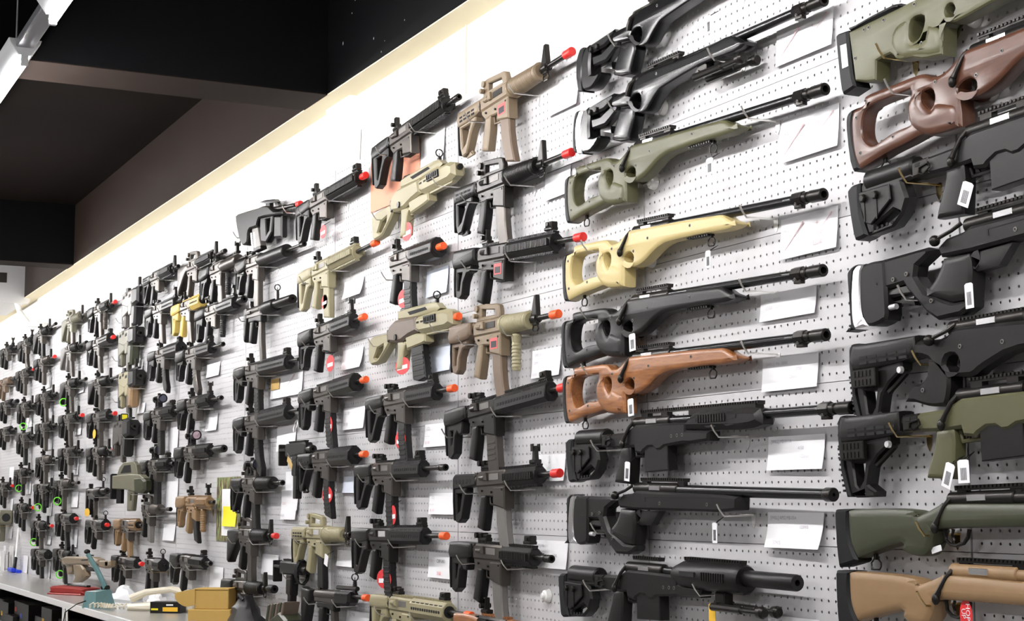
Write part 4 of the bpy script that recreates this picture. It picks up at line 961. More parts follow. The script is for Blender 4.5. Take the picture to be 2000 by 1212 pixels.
# fourth column
C('long shotgun-like carbine', 'dark carbine with fat ribbed handguard and stepped muzzle above a short submachine gun', 'crane', 'blk', 'gun', mag='str', mc='gun', hg='slot', hl=.36, rear='flip', front='none', tip='fh', BL=.3, B=(460, 524), M=(594, 476))
C('two-row slotted carbine', 'black carbine with two-row slotted handguard hung over a card with photo', 'ctr', 'blk', 'gun', mag='pmag', hg='tri', hl=.38, rear='up', front='flip', tip='brl', B=(456, 731), M=(584, 701))
C('second two-row slotted carbine', 'black carbine with two-row slotted handguard and curved magazine below its twin', 'ctr', 'blk', 'gun', mag='ak', hg='tri', hl=.38, rear='up', front='flip', tip='brl', B=(455, 829), M=(584, 799))
C('scoped carbine on camouflage board', 'black carbine with scope on carry handle in front of a camouflage board', 'le', 'blk', 'gun', mag='stanag', hg='round', hl=.2, rear='carry', front='none', tip='fh', opt='scope', B=(450, 944), M=(553, 942))
C('red-tipped fixed-stock carbine', 'black carbine with solid triangular stock and red tip under the scoped one', 'fixed', 'blk', 'gun', mag='str', mc='gun', hg='round', hl=.19, rear='carry', front='fsp', tip='red', B=(443, 1042), M=(541, 1046))
C('lowest carry-handle carbine', 'black carry-handle carbine beside the cardboard boxes, thick bare muzzle', 'crane', 'blk', 'gun', mag='none', hg='round', hl=.19, rear='carry', front='fsp', tip='sps', B=(433, 1142), M=(536, 1150))

# ------------------------------------------------------------------ skeleton-stock rifles with long carry handle
TG = TR(680, 430, 3.367, (130, 778), (690, 636))
def qg(*p): return TG.poly(p)
G3 = dict(stock=qg((128, 786), (152, 764), (246, 742), (264, 770), (262, 806), (248, 836), (190, 932), (142, 948), (128, 930)), sh=qg((186, 838), (226, 814), (222, 850), (182, 916), (164, 900)),
 rec=qg((258, 740), (272, 690), (300, 660), (340, 650), (440, 634), (452, 735), (400, 760), (346, 800), (300, 806), (262, 800)),
 ch=qg((318, 600), (360, 584), (530, 544), (562, 544), (590, 580), (560, 606), (440, 640), (316, 656)), chh=qg((384, 612), (500, 582), (512, 598), (400, 634)),
 hg=qg((444, 640), (560, 602), (640, 586), (672, 604), (676, 690), (640, 716), (470, 748), (446, 730)),
 rail=qg((512, 636), (586, 620), (588, 668), (514, 682)), under=qg((470, 742), (650, 706), (640, 726), (480, 758)),
 well=qg((370, 768), (440, 745), (496, 748), (500, 800), (470, 816), (380, 850)),
 grip=smooth(qg((314, 800), (372, 792), (352, 862), (342, 980), (300, 986), (312, 900)), 2, (0, 1, 3, 4)),
 mag=qg((396, 838), (470, 816), (492, 1036), (446, 1060), (410, 1050)), ring=TG.p(547, 545), muz=TG.p(692, 636)[0], org=TG.p(440, 712))
def skeleton_rifle(short, label, body, rec, hgm, mag, tip, A, M, d=DC):
    ax, az = at(*A, d + .02); mx, mz = at(*M, d); tl = math.atan2(mz - az, mx - ax)
    t = thing('airsoft_rifle', label, 'airsoft rifle', (ax, -d, az), tl)
    part('stock', body, 'g3', lambda b: b.slab(G3['stock'], .036, .006, [G3['sh']]), t)
    part('receiver', rec, 'g3', lambda b: b.slab(G3['rec'], .05, .01), t)
    part('carry_handle', body, 'g3', lambda b: b.slab(G3['ch'], .034, .005), t)
    part('window', 'drk', 'g3', lambda b: b.slab(qg((384, 604), (500, 572), (514, 590), (400, 624)), .001, 0, (), -.0172), t)  # dark plate painting the shade inside the closed handle
    part('handguard', hgm, 'g3', lambda b: b.slab(G3['hg'], .054, .014), t)
    part('side_rail', 'blk', 'g3', lambda b: (b.slab(G3['rail'], .008, .001, (), -.029), [b.slab([(x, z) for x, z in [(G3['rail'][0][0] + .008 + i * .014, G3['rail'][3][1] + .004), (G3['rail'][0][0] + .014 + i * .014, G3['rail'][3][1] + .004), (G3['rail'][0][0] + .014 + i * .014, G3['rail'][1][1] - .004), (G3['rail'][0][0] + .008 + i * .014, G3['rail'][1][1] - .004)]], .004, 0, (), -.034) for i in range(6)]), t)
    part('under_rail', hgm, 'g3', lambda b: b.slab(G3['under'], .024, .002), t)
    for i in range(5): part('slot', 'drk', 'g3', lambda b: b.box(0, .02, -.0278, -.026, -.003, .003), t, (G3['hg'][0][0] + .02 + i * .036, 0, G3['hg'][7][1] + .026))
    part('magazine_well', hgm, 'g3', lambda b: b.slab(G3['well'], .038, .005), t)
    part('grip', body, 'g3', lambda b: b.slab(G3['grip'], .032, .009, rnd=True), t)
    part('trigger_guard', body, 'g3', lambda b: b.wire([(x, 0, z) for x, z in qg((350, 830), (360, 848), (384, 846))], .004), t)
    part('pivot', 'blm', 'g3', lambda b: b.lathe([(-.03, .011), (-.024, .012)], 12, axis='y'), t, (TG.p(320, 770)[0], 0, TG.p(320, 770)[1]))
    part('hinge', 'blm', 'g3', lambda b: b.slab(qg((256, 720), (274, 712), (276, 790), (258, 800)), .046, .003), t)
    if mag: part('magazine', 'blk', 'g3', lambda b: (b.slab(G3['mag'], .027, .004), [b.slab(inset(qg((404 + i * 3, 880 + i * 34), (474 + i * 3, 862 + i * 34), (476 + i * 3, 878 + i * 34), (406 + i * 3, 896 + i * 34)), 0), .03, .001) for i in range(5)]), t)
    add_front(t, 'ring', 0, 'blm').location = (G3['ring'][0] + .017, 0, G3['ring'][1] - .045)
    part('rear_sight', 'blm', 'g3', lambda b: b.slab(qg((316, 590), (330, 576), (362, 574), (364, 588), (330, 610)), .02, .003), t)
    if tip: add_barrel(t, G3['muz'] - .12, G3['muz'], tip)
    else: part('barrel', 'blm', 'g3b', lambda b: b.lathe([(G3['muz'] - .1, .014), (G3['muz'] - .04, .014), (G3['muz'] - .038, .01), (G3['muz'] - .01, .01)], 12, 0, .004), t)
    GUNS.append((short, t, ((.09, -.03), (G3['hg'][5][0] - .06, G3['hg'][5][1] + .002)), False, .2))
skeleton_rifle('sand skeleton-stock rifle', 'pale sand rifle with skeleton stock, long carry handle and no magazine', 'snd', 'snd', 'snd', False, None, (725, 421), (889, 333))
skeleton_rifle('two-tone skeleton-stock rifle', 'sand and brown-grey skeleton-stock rifle with black magazine and orange tip', 'snd', 'tn3', 'snd', True, 'org', (719, 662), (886, 620))

# ------------------------------------------------------------------ bullpup
TA = TR(430, 360, 3.565, (120, 222), (528, 131))
def qa(*p): return TA.poly(p)
t = thing('airsoft_rifle', 'black bullpup rifle with pale ribbed magazine, foregrip and red tip', 'airsoft rifle', (TA.a[0], -DC, TA.a[1]), TA.t)
part('stock', 'blk', 'au', lambda b: b.slab(smooth(qa((118, 236), (128, 208), (270, 166), (300, 152), (344, 152), (380, 186), (440, 186), (440, 206), (362, 216), (276, 236), (262, 290), (214, 308), (200, 345), (196, 402), (172, 424), (150, 404), (126, 300)), 2, (6, 7)), .056, .006), t)
part('grip', 'blk', 'au', lambda b: b.slab(qa((274, 232), (362, 212), (352, 330), (312, 402), (276, 398), (272, 300)), .034, .005, [qa((308, 244), (344, 234), (336, 318), (314, 352))]), t)
part('magazine', 'gry', 'au', lambda b: b.slab(qa((210, 306), (250, 296), (272, 428), (222, 448)), .026, .003), t)
for i in range(8):
    for k in range(2): part('rib', 'sat', 'aur', lambda b: b.box(0, .022, -.0145, -.012, -.006, .006, .001), t, (TA.p(216 + k * 20 + i * 2.4, 0)[0], 0, TA.p(0, 320 + i * 15)[1] + TA.p(220, 0)[1] - TA.p(0, 0)[1]))
part('magazine_base', 'blk', 'au', lambda b: b.slab(qa((220, 440), (272, 422), (276, 446), (222, 472)), .03, .003), t)
part('foregrip', 'blk', 'au', lambda b: b.slab(qa((368, 216), (416, 216), (416, 368), (366, 372)), .032, .008), t)
part('scope_rail', 'blk', 'au', lambda b: (b.slab(qa((260, 122), (300, 108), (362, 100), (378, 118), (300, 132)), .026, .003), b.slab(qa((300, 128), (328, 124), (328, 160), (300, 164)), .02, .002), b.slab(qa((350, 110), (372, 112), (392, 150), (372, 156)), .02, .002)), t)
part('barrel', 'blm', 'au', lambda b: b.lathe([(TA.p(340, 0)[0], .012), (TA.p(430, 0)[0], .012), (TA.p(432, 0)[0], .009), (TA.p(500, 0)[0], .009)], 12), t)
part('muzzle_tip', 'red', 'tip', None, t, (TA.p(530, 131)[0], 0, 0))
GUNS.append(('bullpup rifle', t, ((.06, -.1), TA.p(485, 190)), False, .2))

# ------------------------------------------------------------------ roller-lock style submachine guns
def smg(short, label, stock='col', fore='std', tip='org', grp=None, BL=.24, mag=True, hooks=(-.2, .12), **kw):
    loc, tl, ML = place(BL=BL, **kw); ML = round(ML, 2)
    t = thing('airsoft_submachine_gun', label, 'airsoft rifle', loc, tl, grp)
    part('receiver', 'gun', 'mp', lambda b: (b.lathe([(-.19, .016), (-.186, .02), (.05, .02)], 14), b.slab([(-.19, -.008), (.05, -.008), (.05, -.034), (-.19, -.03)], .032, .004)), t)
    part('lower_receiver', 'blk', 'mp', lambda b: (b.slab([(-.16, -.028), (.03, -.028), (.03, -.062), (-.02, -.056), (-.06, -.05), (-.16, -.052)], .03, .004), b.wire([(-.085, 0, -.05), (-.082, 0, -.075), (-.032, 0, -.075), (-.026, 0, -.056)], .003)), t)
    part('grip', 'blk', 'mp', lambda b: b.slab(smooth([(-.135, -.046), (-.085, -.046), (-.09, -.08), (-.11, -.15), (-.152, -.142), (-.145, -.1), (-.14, -.07)], 3, (0, 1, 3, 4)), .03, .009, rnd=True), t)
    if mag: part('magazine', 'gun', 'mp', lambda b: b.slab([(-.014, -.05), (.02, -.05), (.028, -.15), (.05, -.24), (.018, -.25), (-.006, -.15)], .022, .003), t)
    part('rear_sight', 'blm', 'mp', lambda b: (b.box(-.16, -.135, -.011, .011, .016, .036, .002), b.lathe([(-.013, .011), (.013, .011)], 12, cz=.038, axis='y', cx=-.148)), t)
    if stock == 'fix': part('stock', 'blk', 'mpf', lambda b: b.slab(smooth([(0, .012), (.02, .02), (.1, .014), (.1, -.03), (.07, -.045), (.03, -.13), (.004, -.126)], 2, (2, 3)), .04, .01, rnd=True), t, (-BL, 0, 0))
    else: part('stock', 'blk', 'mpc', lambda b: (b.slab(smooth([(0, .01), (.012, .02), (.045, .018), (.05, -.02), (.04, -.06), (.03, -.125), (.006, -.13), (-.002, -.06)], 2), .034, .008, rnd=True), b.box(.04, .12, -.024, -.02, -.012, .0), b.box(.04, .12, .02, .024, -.012, .0)), t, (-BL, 0, 0))
    if fore == 'sd':
        part('handguard', 'blk', 'sd', lambda b: b.lathe([(.045, .02), (.055, .031), (.19, .031), (.2, .026)], 18, 0, -.004), t)
        part('suppressor', 'blm', ('sd', ML), lambda b: b.lathe([(.195, .0205), (ML - .004, .0205), (ML, .018), (ML, .007), (ML - .02, .0065), (ML - .02, .0001)], 18), t)
        xs = .235
    else:
        part('handguard', 'blk', 'std', lambda b: (b.slab([(.05, .018), (.21, .018), (.21, -.022), (.19, -.036), (.05, -.036)], .046, .01), [b.box(.07 + i * .028, .088 + i * .028, -.0238, -.022, .002, .009) for i in range(5)]), t)
        part('cocking_tube', 'blm', 'std', lambda b: b.lathe([(.04, .009), (.25, .009), (.252, .007)], 10, 0, .03), t)
        add_barrel(t, .14, ML, tip); xs = .24
    add_front(t, 'ring', xs); 
    GUNS.append((short, t, hooks, False, .2))
    return t
smg('suppressed submachine gun', 'black submachine gun with fat suppressor, ring sight and collapsed stock', 'col', 'sd', BL=.23, B=(474, 612), M=(572, 583))
smg('red-tipped ring-sight gun', 'black submachine gun with ring sight and orange tip over the olive pouch', 'fix', 'std', 'org', B=(587, 1157), M=(719, 1167), BL=.34, mag=True)
def compact(short, label, G, tilt=0., d=DC, cord=False, hooks=(.02,)):
    loc, tl, _ = place(G=G, tilt=tilt, d=d)
    t = thing('airsoft_machine_pistol', label, 'airsoft pistol', loc, tl)
    part('receiver', 'blk', 'cp', lambda b: (b.slab([(-.12, .03), (.12, .03), (.13, .02), (.13, -.02), (-.12, -.026)], .04, .006), rail(b, -.1, .1, .03)), t)
    part('magazine', 'blm', 'cp', lambda b: b.slab([(-.03, -.02), (.02, -.02), (.01, -.2), (-.03, -.2)], .028, .004), t)
    part('grip', 'blk', 'cp', lambda b: b.slab([(-.04, -.02), (.03, -.02), (.018, -.11), (-.042, -.105)], .036, .006), t)
    part('trigger_guard', 'blk', 'cp', lambda b: b.wire([(.028, 0, -.026), (.07, 0, -.03), (.068, 0, -.055), (.024, 0, -.06)], .004), t)
    part('folding_stock', 'blm', 'cp', lambda b: (b.box(-.2, -.12, -.02, -.012, 0, .012, .002), b.box(-.21, -.196, -.02, .02, -.06, .03, .003)), t)
    part('barrel', 'blm', 'cp', lambda b: b.lathe([(.12, .017), (.18, .017), (.182, .014), (.182, .006), (.17, .0001)], 14), t)
    if cord: part('cord', 'rub', 'cp', lambda b: [b.wire([(.1 + i * .007, .028 * math.cos(k * .7), -.01 + .05 * math.sin(k * .7)) for k in range(9)], .003, 6, True) for i in range(5)], t)
    GUNS.append((short, t, hooks, False, .2))
    return t
compact('machine pistol on a split ring', 'compact black machine pistol with thick muzzle, brown tag and split ring', (575, 893), 0)
compact('machine pistol with coiled cord', 'compact black machine pistol with a coiled black cord around its muzzle', (564, 1125), 0, cord=True)

# ------------------------------------------------------------------ the columns towards the far end wall
ORD = ['', 'topmost', 'second', 'third', 'fourth', 'fifth', 'sixth', 'seventh', 'eighth', 'ninth']
COLN = {'F1': 'first', 'F2': 'second', 'F3': 'third', 'F4': 'fourth', 'F5': 'fifth', 'K': 'sixth', 'L1': 'seventh', 'L2': 'eighth'}
CNT = {}
def name_far(col, desc):
    CNT[col] = CNT.get(col, 0) + 1; n = CNT[col]
    o = 'topmost' if n == 1 else ORD[n] + ' from top'
    return ('%s gun, %s column from far wall' % (o, COLN[col]), '%s, %s in %s column from far wall' % (desc, o, COLN[col]))
def far(col, desc, G, stock='crane', hooks=(.1,), **kw):
    sh, lb = name_far(col, desc)
    kw.setdefault('rec', 'gun')
    t = C(sh, lb, stock, kw.pop('sc', 'blk'), G=G, hooks=hooks, **kw)
    for c in t.children:
        if c.name.startswith('magazine') and 'plug' not in c.name: c.scale = (1, 1, .86)
    return t
M4 = dict(hg='round', hl=.17, rear='up', front='fsp', ML=.42)
RS = dict(hg='ris', hl=.18, rear='up', front='fsp', ML=.40)
# first column: at the end of the pegboard
far('F1', 'black carbine with tall sights', (13, 690), mag='none', **{**RS, 'front': 'up'}, tip='brl')
far('F1', 'brown rifle with black suppressor', (8, 752), sc='tn2', rec='tn2', hc='tn2', mag='none', hg='slot', hl=.2, rear='none', front='none', ML=.5, tip='sup')
far('F1', 'black carbine with thick suppressor', (11, 796), mag='none', hg='ris', hl=.18, rear='none', front='none', ML=.48, tip='sup')
far('F1', 'black carbine with bare thin muzzle', (9, 848), mag='none', hg='ris', hl=.18, rear='none', front='none', ML=.45, tip='fh')
far('F1', 'black carbine with red tip', (5, 956), mag='str', tip='red', **RS)
# second column
far('F2', 'black carbine with curved magazine', (49, 676), mag='ak', mc='gun', tip='brl', **{**RS, 'front': 'up'})
far('F2', 'straight-magazine carbine with red tip', (45, 735), mag='str', mc='gun', tip='red', **{**RS, 'front': 'none', 'rear': 'none'})
far('F2', 'black carbine with green tape ring', (47, 800), mag='none', tip='brl', **RS)
far('F2', 'black carbine with long magazine', (46, 860), mag='long', tip='brl', **RS)
far('F2', 'black round-handguard carbine', (41, 929), 'le', mag='str', tip='fh', **M4)
far('F2', 'red-tipped carbine with tapered magazine', (42, 998), mag='str', tip='red', **M4)
# third column
far('F3', 'carbine with long upward barrel', (80, 656), 'fixed', mag='stanag', tip='fh', **{**M4, 'ML': .5}, tilt=2)
far('F3', 'grey round-handguard carbine with red tip', (82, 712), mag='str', mc='gun', hc='gun', tip='red', **M4)
far('F3', 'black carbine with upright sights', (86, 781), mag='stanag', mc='gun', tip='brl', **RS)
far('F3', 'black carbine with tapered magazine', (85, 840), mag='str', mc='gun', tip='brl', **RS)
far('F3', 'round-handguard carbine with grey magazine', (85, 905), 'le', mag='str', mc='gun', hc='gun', tip='brl', **M4)
far('F3', 'black carbine with rail and bulky foregrip', (82, 960), mag='str', tip='brl', fg='blk', **RS)
far('F3', 'red-tipped carbine with tall rear sight', (76, 1033), mag='stanag', mc='gun', tip='red', **M4)
far('F3', 'thick-fronted carbine with double mag', (77, 1089), mag='stanag', hg='oct', hl=.2, rear='none', front='none', ML=.3, tip='brl')
# fourth column
far('F4', 'grey-olive fixed-stock carry-handle rifle', (138, 632), 'fixed', sc='olg', rec='olg', hc='olg', mag='stanag', mc='gun', tip='fh', hg='round', hl=.22, rear='carry', front='fsp', ML=.5)
far('F4', 'grey fixed-stock rifle', (136, 688), 'fixed', sc='gry', mag='stanag', mc='gun', tip='fh', **{**M4, 'ML': .48})
far('F4', 'thin-barrelled carbine with green tape', (135, 757), 'fixed', mag='stanag', mc='gun', tip='fh', **{**M4, 'ML': .48})
far('F4', 'black quad-rail carbine with fat red tip', (133, 824), mag='stanag', mc='gun', tip='red', **RS)
far('F4', 'black carbine with grey magazine', (132, 890), mag='str', mc='gry', tip='brl', **RS)
far('F4', 'carbine with green tag ring', (121, 952), 'le', mag='str', mc='gun', hc='gun', tip='fh', **{**M4, 'ML': .48})
far('F4', 'boxy black carbine with red tip', (126, 1020), mag='ak', hg='oct', hl=.18, rear='flip', front='none', ML=.33, tip='red')
far('F4', 'black carbine behind the tan gun', (122, 1090), mag='stanag', tip='brl', **M4)
# fifth column
far('F5', 'black carbine with foregrip and red tip', (193, 611), mag='stanag', mc='gun', tip='red', fg='gun', **RS)
far('F5', 'octagonal-rail carbine with red tip', (191, 677), mag='stanag', mc='gun', hg='oct', hl=.26, rear='up', front='flip', ML=.38, tip='red')
far('F5', 'round-handguard carbine with fixed stock', (193, 754), 'fixed', mag='str', mc='gun', tip='fh', **{**M4, 'ML': .5})
far('F5', 'long-magazine carbine with yellow tag', (191, 822), mag='long', mc='gun', hg='key', hl=.2, rear='flip', front='none', ML=.42, tip='red')
far('F5', 'carbine with grey foregrip and red tip', (190, 890), mag='str', mc='gun', tip='red', fg='gun', **M4)
sh, lb = name_far('F5', 'submachine gun with fat silencer')
smg(sh, lb, 'col', 'sd', BL=.23, G=(181, 968), ML=.34, hooks=(.15,))
far('F5', 'boxy submachine gun with frame stock', (187, 1033), 'skel', mag='none', hg='oct', hl=.16, rear='flip', front='ring', ML=.26, tip='red')
# seventh column
far('L1', 'dark carbine with tall front sight', (306, 548), 'le', mag='none', hg='ris', hl=.24, rear='dot', front='fsp', ML=.4, tip='fh', hooks=(.12,))
far('L1', 'suppressed carbine with hooked stock', (311, 612), 'ctr', mag='stanag', mc='gun', hg='key', hl=.26, rear='flip', front='up', ML=.46, tip='sps', hooks=(.1,))
far('L1', 'carbine with curved magazine and wide muzzle', (317, 699), 'ctr', mag='ak', hg='oct', hl=.28, rear='up', front='flip', ML=.36, tip='brl', hooks=(.1,))
far('L1', 'scoped carbine with dark blue lens', (309, 818), 'ctr', mag='long', hg='ris', hl=.22, rear='none', front='flip', ML=.36, tip='fh', opt='scope', hooks=(.1,))
far('L1', 'scoped carbine with purple lens', (302, 918), 'crane', mag='long', hg='ris', hl=.2, rear='none', front='flip', ML=.34, tip='fh', opt='scope', hooks=(.1,))
far('L1', 'fat round-handguard carbine', (289, 1004), 'none', mag='str', mc='gry', hg='round', hl=.15, hc='gun', rear='carry', front='none', ML=.42, tip='fh', hooks=(.1,))
far('L1', 'boxy black gun with long magazine', (296, 1112), 'none', mag='long', hg='oct', hl=.14, rear='up', front='ring', ML=.24, tip='brl', hooks=(.1,), gold=True)
# eighth column
far('L2', 'rounded fixed-stock carry-handle rifle', (379, 527), 'fixed', sc='gun', mag='none', hg='ris', hl=.26, rear='carry', front='fsp', ML=.5, tip='fh', hooks=(.1,))
far('L2', 'grey carbine with dark foregrip', (426, 534), mag='stanag', mc='gun', hg='slot', hl=.24, hc='gun', rear='flip', front='up', ML=.46, tip='fh', fg='blk', hooks=(.12,))
far('L2', 'golden-tan furnished grey carbine', (366, 606), 'ctr', sc='gld', rec='gun', grip='gld', mag='stanag', mc='gun', hg='tri', hl=.18, hc='gld', rear='up', front='up', ML=.36, tip='brl', hooks=(.1,))
far('L2', 'suppressed carbine with angled foregrip', (416, 616), 'ctr', mag='none', hg='key', hl=.28, rear='up', front='up', ML=.46, tip='sps', fg='blk', hooks=(.14,))
far('L2', 'carbine with bare curved magazine', (377, 699), 'crane', mag='ak', mc='gun', hg='key', hl=.24, rear='up', front='flip', ML=.48, tip='fh', hooks=(.14,))
far('L2', 'short carbine with upright sights', (380, 797), 'crane', mag='none', hg='ris', hl=.2, rear='up', front='up', ML=.42, tip='fh', hooks=(.12,))
far('L2', 'scoped rifle with large pale lens', (374, 893), 'crane', mag='none', hg='ris', hl=.24, rear='none', front='none', ML=.52, tip='sup', opt='scope2', hooks=(.1,))
far('L2', 'coyote tan carbine with foregrip', (378, 992), 'crane', sc='cyt', rec='cyt', mag='stanag', hg='ris', hl=.18, hc='cyt', rear='up', front='up', ML=.3, tip='brl', fg='cyt', hooks=(.12,), gold=True)
far('L2', 'short carbine above cardboard boxes', (366, 1107), 'crane', mag='none', hg='ris', hl=.22, rear='none', front='flip', ML=.36, tip='fh', hooks=(-.2, .1))

# sixth column: deep-bodied submachine guns
def vector(desc, G, body, front, under, dot=False, col='K'):
    sh, lb = name_far(col, desc)
    loc, tl, _ = place(G=G)
    t = thing('airsoft_submachine_gun', lb, 'airsoft rifle', loc, tl)
    part('upper_receiver', body, 've', lambda b: b.slab([(-.2, .045), (.1, .045), (.1, -.03), (-.05, -.05), (-.2, -.02)], .046, .006), t)
    part('lower_receiver', body, 've', lambda b: (b.slab([(-.2, -.01), (-.05, -.03), (-.05, -.075), (-.11, -.085), (-.2, -.1)], .04, .005), b.slab([(-.05, -.03), (.06, -.03), (.03, -.1), (-.03, -.1)], .044, .005)), t)
    for x, z in ((-.17, .01), (-.1, .02), (-.02, .005)): part('slot', 'drk', 've', lambda b: b.slab([(0, 0), (.045, .002), (.045, .02), (.006, .016)], .001, 0, (), -.0235), t, (x, 0, z))
    part('stock', 'blk', 've', lambda b: b.slab([(-.23, .03), (-.2, .035), (-.2, -.06), (-.185, -.16), (-.225, -.16), (-.235, -.05)], .034, .006), t)
    part('grip', body, 've', lambda b: b.slab([(-.19, -.09), (-.14, -.085), (-.145, -.16), (-.19, -.165)], .034, .008), t)
    part('grip_panel', 'blk', 'veg', lambda b: b.slab([(-.185, -.115), (-.15, -.11), (-.15, -.158), (-.186, -.16)], .036, .004), t)
    part('magazine', 'gun', 've', lambda b: b.slab([(-.026, -.08), (.022, -.08), (.026, -.17), (.03, -.205), (-.018, -.198), (-.022, -.16)], .026, .004), t)
    part('front_housing', front, 've', lambda b: (b.slab([(.1, .05), (.25, .04), (.25, -.05), (.1, -.06)], .075, .014), rail(b, .1, .24, .048)), t)
    part('hand_stop', under, 've', lambda b: b.slab([(.06, -.05), (.16, -.05), (.145, -.172), (.07, -.172)], .056, .012), t)
    part('top_rail', 'blm', 've', lambda b: rail(b, -.18, .1, .045), t)
    part('rear_sight', 'blm', 've', lambda b: b.slab([(-.16, .05), (-.1, .05), (-.1, .075), (-.15, .08)], .022, .003), t)
    part('front_sight', 'blm', 've', lambda b: b.slab([(.14, .05), (.17, .05), (.165, .11), (.15, .11)], .018, .003), t)
    part('barrel', 'blm', 've', lambda b: b.lathe([(.25, .018), (.28, .018), (.28, .008), (.26, .0001)], 14), t)
    if dot: add_optic(t, 'dot', -.03); 
    GUNS.append((sh, t, ((-.21, -.12), (.18, -.062)), False, .2))
    return t
vector('grey submachine gun with black front', (254, 592), 'gry', 'blk', 'blk')
vector('olive-tan submachine gun with black front', (247, 668), 'olg', 'blk', 'ol2')
vector('pale tan submachine gun with black front', (247, 750), 'snd', 'blk', 'cyt')
vector('charcoal submachine gun with reflex sight', (236, 846), 'gun', 'blk', 'blk', True)
# olive bullpup with a windowed carry handle
sh, lb = name_far('K', 'olive bullpup with windowed carry handle')
loc, tl, _ = place(G=(254, 950), d=.13)
t = thing('airsoft_bullpup', lb, 'airsoft rifle', loc, tl, None, .3); t.scale = (.82, .82, .82)
part('body', 'olg', 'bu', lambda b: b.slab([(-.24, .04), (.0, .05), (.12, .045), (.17, .02), (.17, -.06), (.08, -.075), (-.06, -.055), (-.24, -.05)], .056, .006), t)
part('carry_handle', 'olg', 'bu', lambda b: b.slab([(-.2, .035), (.08, .04), (.06, .11), (.02, .135), (-.11, .13), (-.16, .1)], .036, .004), t)
part('window', 'drk', 'bu', lambda b: b.slab([(-.145, .055), (.0, .06), (-.012, .112), (-.095, .108)], .0376, 0), t)  # no real opening: its dark inside is painted as a block
part('front_shell', 'ol2', 'bu', lambda b: b.slab([(.05, .025), (.15, .03), (.2, .0), (.2, -.06), (.15, -.085), (.06, -.08)], .066, .014), t)
part('grip', 'olg', 'bu', lambda b: b.slab([(-.05, -.05), (.04, -.06), (.02, -.2), (-.05, -.2)], .04, .008, [[(-.02, -.085), (.015, -.085), (.008, -.13), (-.015, -.13)]]), t)
part('magazine', 'blk', 'bu', lambda b: b.slab([(-.2, -.04), (-.14, -.045), (-.14, -.15), (-.2, -.15)], .03, .004), t)
part('butt_pad', 'rub', 'bu', lambda b: b.slab([(-.275, .05), (-.255, .055), (-.255, -.12), (-.27, -.12)], .05, .006), t)
hook(t.location[0] + .08, t.location[2] - .072, 'long wire hook under the ' + sh, .16)
far('K', 'tan-furnished carbine with tan magazine', (248, 1034), 'crane', sc='cyt', rec='gun', mag='stanag', mc='cyt', hg='tri', hl=.16, hc='cyt', rear='none', front='none', ML=.3, tip='brl', hooks=(.1,))
far('K', 'red-tipped carbine above plastic bags', (243, 1107), 'crane', mag='none', hg='key', hl=.2, rear='up', front='none', ML=.36, tip='red', hooks=(.1,))

# olive box-shaped launcher front at the end of the first column
t = thing('airsoft_launcher', 'olive box-shaped launcher with round bore under the first column from far wall', 'airsoft rifle', (at(5, 1010, .07)[0], -.06, at(5, 1010, .07)[1]))
part('body', 'olg', 'la', lambda b: b.slab([(-.35, .06), (.1, .06), (.12, .04), (.12, -.04), (.1, -.06), (-.35, -.06)], .11, .012), t)
part('bore', 'drk', 'la', lambda b: b.lathe([(.118, .034), (.1212, .034)], 18), t)
part('grip', 'olg', 'la', lambda b: b.slab([(-.1, -.05), (-.04, -.05), (-.06, -.2), (-.12, -.2)], .05, .008), t)
GUNS.append(('olive launcher', t, ((.0, -.066),), True, .2))

# tan gun hung muzzle to the far wall, behind the sealing machine
TT = TR(100, 1000, 6.93, (400, 640), d=.14)
def qt(*p): return TT.poly(p)
t = thing('airsoft_submachine_gun', 'tan submachine gun with tapered magazine housing, pointing the other way above the counter', 'airsoft rifle', (TT.a[0], -.12, TT.a[1]))
part('receiver', 'tan', 'tv', lambda b: b.slab(qt((150, 620), (200, 596), (560, 604), (636, 640), (640, 700), (560, 730), (400, 700), (290, 712), (160, 708)), .06, .01), t)
part('magazine_housing', 'tan', 'tv', lambda b: b.slab(qt((300, 700), (400, 690), (440, 760), (460, 860), (420, 900), (350, 950), (280, 950), (320, 860)), .05, .01), t)
part('grip', 'tan', 'tv', lambda b: b.slab(qt((180, 705), (270, 705), (262, 800), (240, 840), (200, 840)), .04, .008), t)
part('trigger_guard', 'blk', 'tv', lambda b: b.slab(qt((430, 740), (540, 735), (545, 800), (440, 790)), .02, .003, [qt((450, 750), (520, 748), (522, 780), (455, 776))]), t)
part('stock', 'tan', 'tv', lambda b: b.slab(qt((636, 650), (796, 652), (792, 730), (720, 760), (640, 740)), .04, .008, [qt((730, 680), (760, 676), (758, 706), (732, 712))]), t)
part('slot', 'drk', 'tv', lambda b: b.slab(qt((428, 640), (524, 634), (514, 650), (430, 654)), .001, 0, (), -.0305), t)
part('rear_sight', 'blk', 'tv', lambda b: b.slab(qt((440, 590), (452, 572), (510, 574), (518, 592)), .02, .002), t)
hook(TT.a[0] + TT.p(240, 705)[0], TT.a[1] + TT.p(240, 712)[1], 'long wire hook under the tan submachine gun pointing the other way', .16)
hook(TT.a[0] + TT.p(600, 730)[0], TT.a[1] + TT.p(600, 736)[1], 'long wire hook under the rear of the tan reversed submachine gun', .16)
place_hooks()

